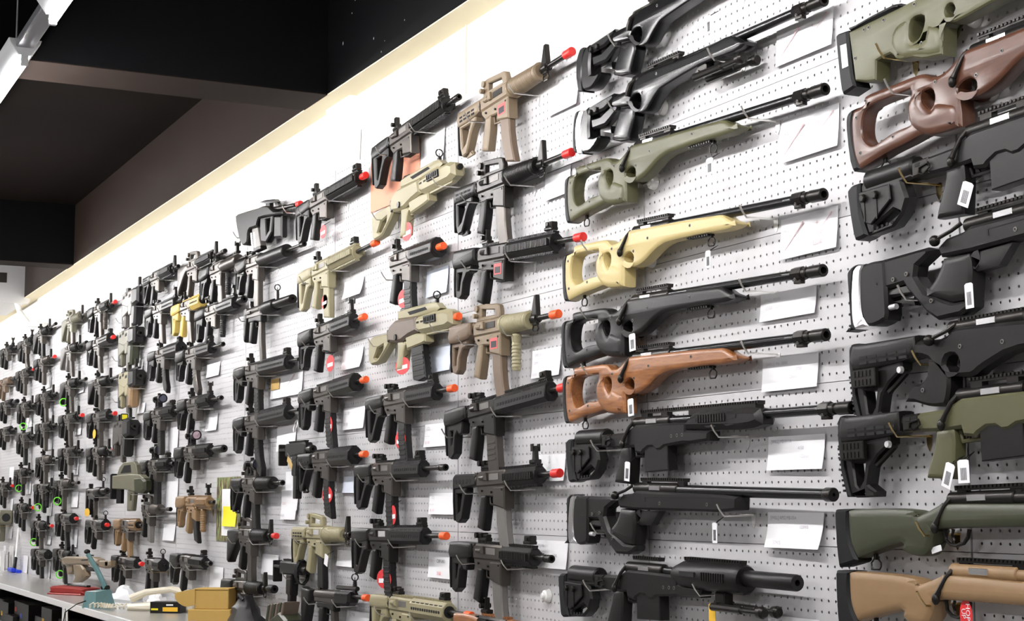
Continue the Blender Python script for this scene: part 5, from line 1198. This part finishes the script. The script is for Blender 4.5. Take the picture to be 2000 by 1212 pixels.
# ------------------------------------------------------------------ price cards, tags and other small things on the wall
TXT = {}
def text(s, size, m):
    k = (s, size, m)
    if k not in TXT:
        cu = bpy.data.curves.new('lettering', 'FONT'); cu.body = s; cu.size = size; cu.resolution_u = 2
        ob = bpy.data.objects.new('lettering', cu); COL.objects.link(ob)
        me = bpy.data.meshes.new_from_object(ob); me.materials.clear(); me.materials.append(MATS[m])
        bpy.data.objects.remove(ob); TXT[k] = me
    return TXT[k]
def card(cx, cy, w, h, label, lines=(), m='pap', tilt=0., name='price_card', cat='price card', d=.004, group=None, curl=.006):
    "rectangular paper on the pegboard; centre and size in photo pixels; lower edge curls off the board"
    xl, _ = at(cx - w / 2, cy, d); xr, _ = at(cx + w / 2, cy, d); X, Z = at(cx, cy, d)
    _, zt = at(cx, cy - h / 2, d); _, zb = at(cx, cy + h / 2, d)
    W2, H2 = (xr - xl) / 2, (zt - zb) / 2; X = (xl + xr) / 2
    t = thing(name, label, cat, (X, -d, Z), math.radians(tilt), group)
    def bd(b):
        n = 5; v = []; f = []
        for i in range(n + 1):
            z = H2 - 2 * H2 * i / n; y = -curl * (i / n) ** 2
            v += [(-W2, y, z), (W2, y - curl * .5 * (i / n), z), (-W2, y + .0008, z), (W2, y - curl * .5 * (i / n) + .0008, z)]
        for i in range(n):
            a = 4 * i; f += [(a, a + 4, a + 5, a + 1), (a + 2, a + 3, a + 7, a + 6)]
        b.add(v, f)
    part('sheet', m, (round(W2, 4), round(H2, 4), curl, 's'), bd, t)
    for s, fx, fy, fs, tm in lines:
        me = text(s, round(fs * 2 * H2, 3), tm)
        o = bpy.data.objects.new('lettering', me); COL.objects.link(o); o.parent = t
        o.location = (-W2 + fx * 2 * W2, -curl * 1.6 * (fy ** 2) - .0016, H2 - fy * 2 * H2); o.rotation_euler = (math.pi / 2, 0, 0)
    return t, W2, H2
def gunpic(t, W2, H2, x0, y0, x1, y1, r=.0011):
    "little slanted drawing of a rifle on a card"
    part('printed_rifle', 'inp', (round(x0, 3), round(y1, 3), round(W2, 3)), lambda b: b.wire([(-W2 + x0 * 2 * W2, -.004, H2 - y0 * 2 * H2), (-W2 + (x0 * .4 + x1 * .6) * 2 * W2, -.004, H2 - (y0 * .4 + y1 * .6) * 2 * H2), (-W2 + x1 * 2 * W2, -.004, H2 - y1 * 2 * H2)], [r * .5, r, r * 2], 5), t)
for (cx, cy, w, h, pr, md, lab) in ((1573, 72, 112, 76, '$3600', 'WELL MB12A', 'topmost white WELL price card with rifle drawings and $3600'), (1584, 261, 113, 83, '$3700', 'WELL MB10', 'white WELL price card reading $3700 below the olive rifle muzzle'), (1582, 455, 112, 81, '$3700', 'WELL MB10', 'white WELL price card reading $3700 below the cream rifle muzzle')):
    t, a, b_ = card(cx, cy, w, h, lab, [('WELL', .05, .35, .1, 'inl'), ('500!', .66, .58, .13, 'inp'), (pr, .6, .82, .15, 'inp'), (md, .03, .93, .09, 'inf'), ('+', .63, .36, .2, 'inp')])
    gunpic(t, a, b_, .05, .85, .42, .2); gunpic(t, a, b_, .74, .42, .92, .12, .0008)
card(1541, 593, 110, 54, 'white price card below the black thumbhole rifle muzzle', [('[WILL]  M500A', .08, .3, .15, 'inf'), ('1700$    120m/s', .12, .58, .15, 'inf')])
card(1545, 727, 110, 66, 'white price card below the wooden thumbhole rifle muzzle', [('[WILL]  Mo  304A', .08, .24, .14, 'inf'), ('3750', .62, .46, .14, 'inf'), ('120m/s', .5, .68, .14, 'inf')])
card(1557, 883, 111, 67, 'white price card reading 4150 and 120m/s below the octagon-railed chassis rifle', [('[WILL] MB4411A', .06, .2, .14, 'inl'), ('4150', .55, .42, .14, 'inl'), ('120m/s', .6, .66, .14, 'inf')], curl=.008)
card(1556, 1035, 110, 70, 'white price card reading APS2 MB-05A below the bull-barrel target rifle', [('[WILL] APS2 MB-05A', .06, .2, .14, 'inl'), ('120M/S', .6, .45, .14, 'inf'), ('3790$', .2, .9, .15, 'inf')], curl=.014)
card(1551, 1236, 100, 62, 'white price card beside the bipod feet at the frame edge', [('[WILL] MB', .06, .2, .14, 'inl')])
card(1101, 192, 58, 48, 'white card with blue shadowed edge behind the topmost glossy black rifle butt')
card(1090, 358, 50, 54, 'blank white card beside the olive thumbhole rifle butt')
card(1068, 708, 56, 55, 'white card with grey lines above the red-tipped large rifle', [('12MD  5-4', .1, .22, .13, 'inf'), ('20MM', .1, .5, .13, 'inf'), ('5300$', .1, .92, .13, 'inf')], m='pap')
card(1072, 913, 66, 52, 'white card reading APS behind the upright front sight', [('[APS]', .06, .26, .2, 'inl')])
card(1076, 1082, 67, 54, 'white card reading APS M4 and 6000$ behind a thick bare muzzle', [('[APS] M4', .08, .26, .17, 'inl'), ('5500$', .14, .55, .15, 'ink'), ('6000$', .58, .58, .15, 'inl'), ('-200', .2, .86, .12, 'inr')])
card(866, 1104, 56, 50, 'white card reading CXP-UK1 half behind a slotted stock', [('<CS>', .02, .38, .17, 'inp'), ('CXP-UK1', .3, .4, .2, 'ink'), ('5980', .36, .88, .2, 'inr')])
GL = [('(ICS) MK3', .08, .26, .17, 'inl'), ('MK18 MOD 1', .06, .56, .15, 'inl'), ('$ 5980', .1, .86, .17, 'inp')]
card(864, 983, 50, 42, 'white card with pink price beside the perforated stock', [('(CS)', .1, .26, .2, 'inl'), ('--- - ----', .06, .56, .15, 'inl'), ('$$  000', .1, .86, .17, 'inp')])
card(853, 849, 46, 45, 'white card with pink price beside the large rifle stock', [('(CS)', .1, .26, .2, 'inl'), ('--- - ----', .06, .56, .15, 'inl'), ('$$  000', .1, .86, .17, 'inp')])
card(857, 700, 50, 52, 'pale blue card beside the brown bulky stock', [('(CS)', .1, .26, .2, 'inl'), ('--- - ----', .06, .6, .15, 'inl')], m='pab')
card(855, 550, 42, 52, 'pale blue-white card behind the stockless stubby carbine', [('----', .2, .25, .15, 'inf'), ('------', .2, .55, .15, 'inf')], m='pab')
card(846, 290, 46, 72, 'tall white card between the topmost slotted-rail and tan carbines')
card(692, 562, 38, 34, 'blank white card below the sand quad-rail carbine', curl=.012)
card(690, 700, 40, 40, 'blank white card below the compact bulky-stock carbine', curl=.012)
card(692, 816, 42, 43, 'white card with grey digits below the hooked-stock octagonal carbine', [('£ E : D0', .08, .3, .18, 'inl'), ('$$ 0000', .08, .8, .18, 'inl')])
t, a, b_ = card(561, 752, 62, 44, 'white card with a small colour photo below the two-row slotted carbine')
part('photo_print', 'btg', 'pp', lambda b: b.box(-a * .95, -a * .4, -.006, -.0052, -b_ * .2, b_ * .8), t)
gunpic(t, a, b_, .55, .5, .75, .1)
card(560, 855, 37, 50, 'blank white card below the second two-row slotted carbine')
card(571, 958, 26, 76, 'tall white strip card behind the lower white card and pouch gun')
card(565, 985, 30, 58, 'white card hanging over a taller strip card', [('20200$', .1, .5, .12, 'inp'), ('AEG005', .06, .9, .12, 'inl')], d=.008)
card(528, 1102, 32, 40, 'white card hung by a string beside the coiled cord pistol', d=.008)
card(683, 946, 24, 32, 'small pale blue card beside a black open stock', m='pab')
card(678, 1090, 38, 32, 'white card below the front sight of the olive carbine', [('TOTTO', .1, .2, .15, 'inf'), ('--------', .06, .55, .16, 'inf')])
card(700, 1206, 44, 26, 'white card reading [C] M16 below the ring-sight gun', [('[C] M16', .12, .4, .36, 'inl')])
card(446, 994, 46, 126, 'camouflage-patterned rectangular board behind the scoped carbine', m='cmo', name='camouflage_board', cat='board', curl=0.)
card(449, 1000, 32, 92, 'white inner sheet on the camouflage board', d=.007, curl=0., name='sheet_of_paper', cat='paper')
card(449, 1008, 27, 39, 'bright yellow notice card on the camouflage board', m='ylw', d=.012, name='notice_card', cat='card')
card(335, 962, 26, 76, 'tall white card with a small picture below the purple-lens scoped carbine')
card(337, 858, 23, 70, 'tall white card below the blue-lens scoped carbine')
card(331, 1039, 23, 32, 'white card beside the coyote tan carbine')
card(423, 1134, 26, 56, 'long white card above the cardboard boxes')
card(275, 797, 18, 20, 'small white card beside the charcoal reflex-sight gun')
card(274, 714, 12, 22, 'small white card beside the pale tan submachine gun')
card(417, 722, 26, 26, 'blank white card beside the eighth-column curved magazine')
card(414, 824, 23, 33, 'blank white card below the short carbine with upright sights')
card(772, 345, 96, 100, 'orange-pink poster with white script half hidden by two guns', m='pnk', name='poster', cat='poster', curl=0.)
i = 0
for (cx, cy, w, h) in ((95, 745, 10, 24), (99, 802, 10, 30), (58, 820, 11, 28), (97, 865, 12, 26), (23, 924, 9, 25), (56, 952, 10, 24), (98, 929, 12, 24), (96, 994, 11, 25), (21, 985, 9, 22), (20, 1039, 9, 24), (95, 1054, 10, 16), (50, 1101, 9, 34), (93, 1112, 11, 36), (2, 1096, 8, 20), (158, 755, 14, 24), (153, 834, 13, 30), (147, 910, 14, 34), (146, 975, 14, 30), (145, 1050, 13, 34)):
    card(cx, cy, w, h, 'small blank white price card among the far columns of black carbines', group='small white price cards among the far columns', curl=.004)

def hangtag(cx, cy, w, h, label, m='rtg', oval=True, sticker=True, tilt=0., d=.062, name='hang_tag', lines=()):
    xl, _ = at(cx - w / 2, cy, d); xr, _ = at(cx + w / 2, cy, d); X, Z = at(cx, cy, d)
    zt = at(cx, cy - h / 2, d)[1]; zb = at(cx, cy + h / 2, d)[1]; a, c = (xr - xl) / 2, (zt - zb) / 2
    t = thing(name, label, 'tag', (X, -d, Z), math.radians(tilt))
    k = (round(a, 4), round(c, 4))
    if oval: part('disc', m, k, lambda b: b.slab([(a * math.cos(i * .393), c * math.sin(i * .393)) for i in range(16)], .001, 0), t)
    else: part('label', m, k, lambda b: b.slab([(-a, -c), (a, -c), (a, c * .88), (a * .6, c), (-a * .6, c), (-a, c * .88)], .001, 0), t)
    if sticker and oval: part('sticker', 'pap', k, lambda b: b.slab([(-a * .7, -c * .45), (a * .7, -c * .35), (a * .7, c * .1), (-a * .7, 0)], .001, 0, (), -.0008), t)
    if not oval and sticker:
        part('barcode', 'ink', (k, 1), lambda b: [b.box(-a * .5 + i * a * .1, -a * .5 + i * a * .1 + a * (.03 + .03 * (i % 3 == 0)), -.0008, -.0006, -c * .75, c * .3) for i in range(11)], t)
        t.children[-1]['kind'] = 'stuff'
    part('string', 'rub', k, lambda b: b.wire([(0, 0, c * .82), (a * .25, .01, c * 1.15), (0, .03, c * 1.15 + .012), (-a * .25, .01, c * 1.15), (0, 0, c * .82)], .0009, 5), t)
    for s, x, z, sz in lines:
        o = bpy.data.objects.new('lettering', text(s, sz, 'pap')); COL.objects.link(o); o.parent = t; o.location = (x, -.0012, z); o.rotation_euler = (math.pi / 2, math.pi / 2, 0)
    return t
for (cx, cy, w, h, who) in ((631, 452, 12, 26, 'topmost octagonal-rail carbine'), (634, 589, 12, 28, 'sand quad-rail carbine'), (645, 709, 15, 33, 'compact bulky-stock carbine'), (644, 830, 10, 34, 'octagonal carbine with hooked stock'), (639, 966, 20, 34, 'octagonal carbine with slotted stock'), (795, 452, 20, 36, 'sand skeleton-stock rifle'), (787, 583, 20, 36, 'stockless stubby carbine'), (786, 714, 28, 34, 'two-tone skeleton-stock rifle'), (782, 858, 20, 36, 'open triangular stock carbine'), (768, 1005, 11, 38, 'bare-muzzle slotted carbine'), (750, 1130, 28, 38, 'ten-slot handguard carbine')):
    hangtag(cx, cy, w, h, 'red oval hang tag with white sticker on the ' + who)
hangtag(1887, 1200, 24, 62, 'dark red oval tag reading HOP UP below the tan comb-stock rifle', m='rtg', sticker=False, lines=(('HOP', .001, .022, .016), ('UP', -.011, .012, .016)))
for (cx, cy, w, h, tl, who) in ((1384, 48, 9, 36, 0, 'topmost glossy black rifle'), (1386, 324, 13, 32, 0, 'olive thumbhole rifle'), (1383, 506, 10, 34, 0, 'cream thumbhole rifle'), (1235, 668, 12, 34, 4, 'black thumbhole rifle'), (1232, 795, 11, 34, 4, 'wooden thumbhole rifle'), (1225, 920, 10, 38, -6, 'octagon-railed chassis rifle'), (1396, 1040, 9, 40, 0, 'bull-barrel target rifle'), (1886, 379, 22, 48, -24, 'plain black chassis rifle'), (1893, 577, 16, 50, 2, 'target rifle with large bolt knob'), (1852, 928, 18, 50, -20, 'olive chassis rifle grip'), (1882, 920, 22, 46, 2, 'olive chassis rifle trigger')):
    hangtag(cx, cy, w, h, 'white barcode tag hanging from the ' + who, 'pap', False, True, tl, d=.075)
hangtag(1391, 1197, 13, 38, 'orange-yellow paper tag hanging from the folded bipod', 'ytg', False, False)
hangtag(184, 847, 6, 18, 'yellow and white tag on the long-magazine far carbine', 'ytg', True, False, d=.08)
hangtag(170, 1000, 10, 16, 'round yellow tag below the silenced submachine gun', 'ytg', True, False, d=.08)
hangtag(566, 903, 11, 12, 'brown paper tag on the machine pistol with split ring', 'btg', False, False, -30, d=.1)
hangtag(637, 1093, 7, 22, 'small white tag on the olive carry-handle carbine grip', 'pap', False, False, -15)
hangtag(1829, 1072, 20, 12, 'curled white tag below the olive comb-stock rifle trigger', 'pap', False, False, 15)
for n, (cx, cy) in enumerate(((45, 832), (37, 953), (74, 990), (66, 1058), (112, 978), (124, 785), (117, 1121))):
    X, Z = at(cx, cy, .08)
    t = thing('tape_ring', 'bright green tape ring hanging on a far black carbine grip', 'ring', (X, -.08, Z), 0, 'green tape rings on the far carbines')
    part('band', 'grn', 'b', lambda b: b.wire([(.008 * math.cos(i * .449), .024 * math.cos(i * .449), .026 * math.sin(i * .449)) for i in range(14)], .0042, 6, True), t)
for n, (cx, cy, near) in enumerate(((1276, 74, 'topmost glossy black rifle'), (1290, 210, 'glossy black rifle with bipod'), (1272, 356, 'olive thumbhole rifle'), (1268, 508, 'cream thumbhole rifle'), (1065, 1163, 'suppressed chassis rifle butt'), (1898, 34, 'green rifle with cheek pad'), (1930, 176, 'dark brown thumbhole rifle'), (1905, 722, 'black bolt rifle grip'))):
    X, Z = at(cx, cy, .012)
    t = thing('security_disc', 'white round security disc on the pegboard by the ' + near, 'disc', (X, -.001, Z))
    part('base', 'wht', 'b', lambda b: b.lathe([(-.018, .012), (-.014, .017), (-.004, .02), (0, .021)][::-1], 18, axis='y'), t)
    part('button', 'wht', 'k', lambda b: b.lathe([(-.024, .006), (-.021, .0095), (-.017, .01)][::-1], 14, axis='y'), t)
# split ring on the machine pistol, wire on the upper wall, sticker and cable
X, Z = at(577, 832, .06)
t = thing('split_ring', 'thin steel split ring above the compact machine pistol', 'ring', (X, -.06, Z))
part('loop', 'chr', 'sr', lambda b: b.wire([(.02 * math.cos(i * .449), .006 * math.sin(i * .449), .026 * math.sin(i * .449)) for i in range(14)], .0015, 6, True), t)
X, Z = at(708, 312, 0); 
t = thing('wire_antenna', 'thin dark upright wire above the topmost octagonal-rail carbine', 'wire', (X, -.01, Z))
part('rod', 'gun', 'wa', lambda b: b.wire([(0, 0, 0), (.012, .0, .118)], .0016, 6), t)
X, Z = at(494, 302, -.03)
t = thing('warning_sticker', 'small yellow sticker on the plaster below the beam', 'sticker', (X, WY - .001, Z))
part('print', 'wrn', 'ws', lambda b: b.box(-.045, .045, -.0008, 0, -.018, .018), t)
part('stripe', 'ink', 'ws', lambda b: b.box(-.04, .04, -.0012, -.0008, -.004, .002), t)
X, Z = at(912, 60, -.03)
t = thing('wall_cable', 'thin pale cable hanging on the plaster above the topmost tan carbine', 'cable', (X, WY - .005, Z))
part('flex', 'ivo', 'wc', lambda b: b.wire([(.01, 0, .04), (0, 0, .0), (-.004, 0, -.1), (0, 0, -.22)], .003, 6), t)

# stack of olive strips in a pouch below the machine pistol
X, Z = at(548, 1204, .08)
t = thing('magazine_pouch', 'open olive pouch holding a row of slanted brown strips', 'pouch', (X, -.08, Z - .02))
part('pouch', 'ol2', 'mp', lambda b: b.slab([(-.14, -.08), (.16, -.08), (.2, .02), (.1, .05), (-.12, -.02)], .09, .01), t)
for i in range(6): part('strip', 'tn3' if i % 2 else 'ol2', ('mp', i % 2), lambda b: b.slab([(-.012, -.06), (.012, -.06), (.07, .07), (.046, .07)], .07, .004), t, (-.1 + i * .038, -.005, .0 + i * .004))
for i in range(7): part('cord_loop', 'rub', 'mp', lambda b: b.wire([(.016 * math.cos(k * .9), -.05, .02 * math.sin(k * .9)) for k in range(7)], .003, 5, True), t, (-.12 + i * .035, 0, -.06))

# ------------------------------------------------------------------ counter below the far half of the wall
CZ = .94
ct = thing('counter', 'long grey counter with clear plastic edge strip below the pegboard', 'counter', (-10, 0, 0))
part('worktop', 'cou', 'w', lambda b: b.box(-5.0, 3.6, -.43, -.002, CZ - .02, CZ, .004), ct)
part('edge_strip', 'acr', 'e', lambda b: b.box(-5.0, 3.6, -.446, -.432, CZ - .032, CZ + .004, .002), ct)
part('back_panel', 'drk', 'b', lambda b: b.box(-5.0, 3.6, -.012, -.002, .02, CZ - .022), ct)
part('lower_shelf', 'pst', 's', lambda b: b.box(-5.0, 3.6, -.40, -.013, .56, .58), ct)
part('plinth', 'drk', 'p', lambda b: b.box(-5.0, 3.6, -.40, -.014, .0, .1), ct)
for x in (-5.0, 3.58): part('end_panel', 'pst', 'k', lambda b: b.box(0, .02, -.4, -.013, .1, CZ - .021), ct, (x, 0, 0))
def cpos(px, py): return atz(px, py, CZ)
for n in range(2, 13):
    x = -14.7 + n * .40; hh = (.13, .1, .15)[n % 3]
    t = thing('product_box', 'black printed product box stored on the shelf under the counter', 'box', (x, -.39 + (n % 2) * .03, .58), 0, 'black boxes under the counter')
    part('carton', 'blk', ('c', n % 3), lambda b: b.box(0, .36, 0, .3, 0, hh, .002), t)
    part('printed_label', 'pap', ('l', n % 2), lambda b: b.slab([(.05, .02), (.09, .02), (.09, .06), (.07, .085), (.05, .06)] if n % 2 else [(.2, .03), (.32, .03), (.32, .05), (.2, .05)], .001, 0, (), -.0006), t)
    t2 = thing('product_box', 'black printed product box lying on another box under the counter', 'box', (x + .03, -.36 + ((n + 1) % 2) * .03, .58 + hh), 0, 'upper black boxes under the counter')
    part('carton', 'blk', ('d', n % 2), lambda b: b.box(0, .34, 0, .28, 0, .09 + .03 * (n % 2), .002), t2)
    part('printed_label', ('inr', 'bln', 'pap', 'ytg')[n % 4], 'm', lambda b: b.box(.03, .1, -.001, 0, .02, .05), t2)
for k, px in enumerate((134, 156, 208)):
    X, Y = atz(px, 1186, CZ - .03)
    t = thing('label_clip', ('narrow', 'straight', 'curved')[k] + ' white plastic label clip hanging from the counter edge', 'clip', (X, -.447, CZ - .03))
    part('strip', 'wht', k, lambda b: b.slab([(-.02, 0), (.02, 0), (.016 + k * .01, -.09), (.0 + k * .012, -.11), (-.018 + k * .006, -.09)], .004, .001), t)
X, Y = cpos(130, 1212)
t = thing('cardboard_carton', 'open brown cardboard carton under the counter edge', 'box', (X - .9, -.62, .0))
part('carton', 'crd', 'u', lambda b: b.box(-.25, .25, -.15, .15, 0, .74, .004), t)
part('flap', 'crd', 'u', lambda b: b.slab([(-.25, .74), (.25, .74), (.22, .8), (-.2, .8)], .004, 0, (), .14), t)
# squeegee with white handle
X, Y = cpos(22, 1117)
t = thing('squeegee', 'blue squeegee head with white handle leaning on the pegboard', 'squeegee', (X, Y * .6, CZ))
part('head', 'bln', 's', lambda b: (b.box(-.16, .16, -.02, .02, 0, .022, .005), b.box(-.1, .1, -.05, -.015, .005, .035, .006)), t)
part('ferrule', 'blk', 's', lambda b: b.wire([(-.02, -.01, .03), (-.08, .01, .11)], .014, 8), t)
part('handle', 'wht', 's', lambda b: b.wire([(-.08, .01, .11), (-.24, .05, .34)], .009, 8), t)
X, Y = cpos(34, 1112)
t = thing('acrylic_stand', 'clear acrylic stand holding small white cards at the counter back', 'stand', (X + .1, -.06, CZ))
part('shell', 'acr', 'a', lambda b: (b.box(-.1, .1, -.04, -.036, 0, .16), b.box(-.1, .1, .026, .03, 0, .2), b.box(-.1, .1, -.036, .026, 0, .004)), t)
part('card', 'pap', 'a', lambda b: b.box(-.08, .02, -.02, -.018, .005, .2), t)
part('dark_card', 'gun', 'a', lambda b: b.box(.03, .07, .0, .002, .005, .15), t)
# red leather case
X, Y = cpos(146, 1160)
t = thing('leather_case', 'folded dark red leather case with black buckle lying on the counter', 'case', (X, Y, CZ), 0, None, .5); t.scale = (.85, .85, .85)
part('body', 'wal2', 'l', lambda b: (b.slab(smooth([(-.17, .005), (.17, .005), (.18, .03), (.16, .055), (-.16, .06), (-.18, .03)], 3), .16, .015, rnd=True), b.box(-.18, .18, -.1, .09, 0, .012, .004)), t)
part('strap', 'blk', 'l', lambda b: b.box(-.03, .16, -.03, .01, .054, .068, .004), t)
part('buckle', 'blm', 'l', lambda b: b.ball((-.05, -.01, .062), .022, sz=.6), t)
# bag sealing machine
X, Y = cpos(193, 1186)
t = thing('bag_sealer', 'teal hand-lever bag sealing machine with black lever tip', 'machine', (X, Y, CZ), 0, None, .55); t.scale = (.72, .72, .78)
part('base', 'tel', 'b', lambda b: b.add([(-.07, -.1, 0), (.07, -.1, 0), (.07, .1, 0), (-.07, .1, 0), (-.055, -.085, .11), (.055, -.085, .11), (.045, .07, .12), (-.045, .07, .12)], [(3, 2, 1, 0), (4, 5, 6, 7), (0, 1, 5, 4), (1, 2, 6, 5), (2, 3, 7, 6), (3, 0, 4, 7)]), t)
part('plate', 'pap', 'b', lambda b: b.box(-.05, .05, -.08, -.01, .1115, .1135), t)
part('hinge', 'blm', 'b', lambda b: b.lathe([(-.03, .018), (.03, .018)], 12, 0.06, .13), t)
part('lever', 'tel', 'b', lambda b: b.wire([(0, .06, .13), (-.04, .02, .24), (-.11, -.02, .36)], [.02, .019, .016], 8), t)
part('lever_tip', 'blk', 'b', lambda b: b.ball((-.115, -.022, .375), .024, sz=.7), t)
part('mains_cable', 'rub', 'b', lambda b: b.wire([(-.03, -.1, .05), (-.06, -.16, .03), (-.09, -.24, -.02), (-.08, -.27, -.12)], .004, 6), t)
# cream telephone
X, Y = cpos(290, 1192)
t = thing('telephone', 'cream desk telephone with handset and coiled cord on the counter', 'telephone', (X, Y + .1, CZ), 0, None, .75); t.scale = (1.25, 1.25, 1.1)
part('base', 'ivo', 't', lambda b: b.slab([(-.15, 0), (.16, 0), (.16, .05), (-.15, .03)], .17, .012), t)
part('handset', 'ivo', 't', lambda b: (b.wire([(-.14, -.05, .055), (-.07, -.05, .085), (.05, -.05, .1), (.13, -.05, .08)], [.02, .015, .015, .022], 10)), t)
part('coiled_cord', 'ivo', 't', lambda b: b.wire([(-.15 - .004 * i + .0, -.07 - .02 * math.sin(i * .13) + .012 * math.cos(i * 1.6), .02 + .012 * math.sin(i * 1.6)) for i in range(48)], .0035, 5), t)
# plastic bags
for k, (px, py, s, lab) in enumerate(((243, 1164, .13, 'crumpled clear-white plastic bag beside the bag sealer'), (276, 1160, .1, 'white folded plastic bag standing behind the telephone'))):
    X = at(px, 1150, .2)[0]; rr = random.Random(k + 3)
    t = thing('plastic_bag', lab, 'bag', (X, -.2 + .08 * k, CZ + .001))
    def bd(b):
        n, m = 9, 6; v = []; f = []
        for j in range(m + 1):
            for i in range(n):
                a = 2 * math.pi * i / n; r = s * (1 - .8 * (j / m) ** 1.5) * (.75 + .5 * rr.random())
                v.append((r * 1.3 * math.cos(a), r * .7 * math.sin(a), s * .8 * j / m * (.9 + .2 * rr.random())))
        for j in range(m):
            for i in range(n): a, c = j * n + i, j * n + (i + 1) % n; f.append((a, c, c + n, a + n))
        f.append(tuple(range(m * n, m * n + n))); f.append(tuple(range(n))[::-1]); b.add(v, f)
    part('film', 'bag', k, bd, t)
X, Y = cpos(178, 1128)
t = thing('carton_small', 'black and yellow printed small carton under the telephone', 'box', (cpos(322, 1197)[0], cpos(322, 1197)[1], CZ), 0, None, .9); t.scale = (.62, .62, .75)
part('carton', 'blk', 's', lambda b: b.box(-.13, .13, 0, .12, 0, .075, .002), t)
part('yellow_print', 'ytg', 's', lambda b: b.box(-.02, .11, -.001, 0, .012, .04), t)
part('white_print', 'pap', 's', lambda b: b.box(.01, .07, -.001, 0, .05, .06), t)
part('side_print', 'ylw', 's', lambda b: b.box(-.12, -.06, -.001, 0, .02, .032), t)
X, Y = cpos(316, 1180)
t = thing('white_carton', 'white carton with an orange band behind the telephone', 'box', (X, Y + .1, CZ))
part('carton', 'wht', 'w', lambda b: b.box(-.05, .05, -.04, .04, 0, .16, .004), t)
part('band', 'org', 'w', lambda b: b.box(-.0505, .0505, -.0405, .0405, .125, .138, .001), t)
# cardboard boxes
X, Y = cpos(384, 1222)
t = thing('cardboard_box', 'golden brown cardboard box standing under an open one', 'box', (X, Y + .08, CZ), 0, None, .95)
part('carton', 'gcb', 'k', lambda b: b.box(-.1, .1, -.07, .07, 0, .075, .003), t)
t = thing('cardboard_box', 'golden brown cardboard box with rounded flap lying open on another', 'box', (X, Y + .08, CZ + .075), 0, None, .95)
part('carton', 'gcb', 'k2', lambda b: b.box(-.075, .085, -.055, .055, 0, .085, .003), t)
part('lid', 'gcb', 'k2', lambda b: b.box(-.077, .087, -.057, .057, .086, .092, .001), t)
part('flap', 'gcb', 'k2', lambda b: b.slab(smooth([(-.07, .09), (-.13, .08), (-.165, .068), (-.155, .035), (-.115, .012), (-.07, .02)], 3, (0, 5)), .005, .001, (), -.059), t)
X, Y = cpos(462, 1236)
t = thing('black_bag', 'crumpled black fabric bag beside the cardboard boxes', 'bag', (X, Y + .04, CZ))
def bb(b):
    rr = random.Random(11); n, m = 12, 6; v = []; f = []
    for j in range(m + 1):
        for i in range(n):
            a = 2 * math.pi * i / n; r = .14 * (1 - .75 * (j / m) ** 1.3) * (.85 + .3 * rr.random())
            v.append((r * math.cos(a), r * .7 * math.sin(a), .15 * j / m * (.92 + .16 * rr.random())))
    for j in range(m):
        for i in range(n): a, c = j * n + i, j * n + (i + 1) % n; f.append((a, c, c + n, a + n))
    f.append(tuple(range(m * n, m * n + n))); f.append(tuple(range(n))[::-1]); b.add(v, f)
part('fabric', 'blk', 'bb', bb, t)
part('handle', 'rub', 'bb', lambda b: b.wire([(-.03, -.02, .135), (-.01, -.03, .16), (.03, -.02, .14)], .008, 6), t)
X, Y = cpos(380, 1224)
t = thing('blue_packet', 'bright blue packet in front of the cardboard boxes', 'packet', (X + .06, Y - .02, CZ - .0)); t.scale = (.6, .6, .6)
part('wrap', 'bln', 'p', lambda b: b.box(-.06, .06, -.03, .03, 0, .05, .008), t)

# ------------------------------------------------------------------ air conditioner and pipe beyond the far beam
X, Z = at(42, 592, .1)
t = thing('air_conditioner', 'white wall air conditioner with grey end cover beyond the far beam', 'air conditioner', (X, -.1, Z))
part('casing', 'wht', 'a', lambda b: b.slab(smooth([(-1.1, .02), (-.05, .02), (-.05, .36), (-.1, .4), (-1.1, .4)], 2, (0, 1, 4)), .4, .03, (), -.12), t)
part('end_cover', 'sat', 'a', lambda b: b.slab([(-.05, .0), (.0, .0), (.0, .38), (-.05, .4)], .38, .02, (), -.12), t)
part('vent', 'gun', 'a', lambda b: b.box(.0, .002, -.2, -.12, .16, .24), t)
t = thing('drain_pipe', 'white plastic drain pipe bending down the plaster wall', 'pipe', (X, -.1, Z))
part('pipe', 'wht', 'd', lambda b: b.wire([(-.1, -.02, .02), (-.08, .0, -.06), (.1, .05, -.18), (.5, .1, -.22)], .022, 10), t)
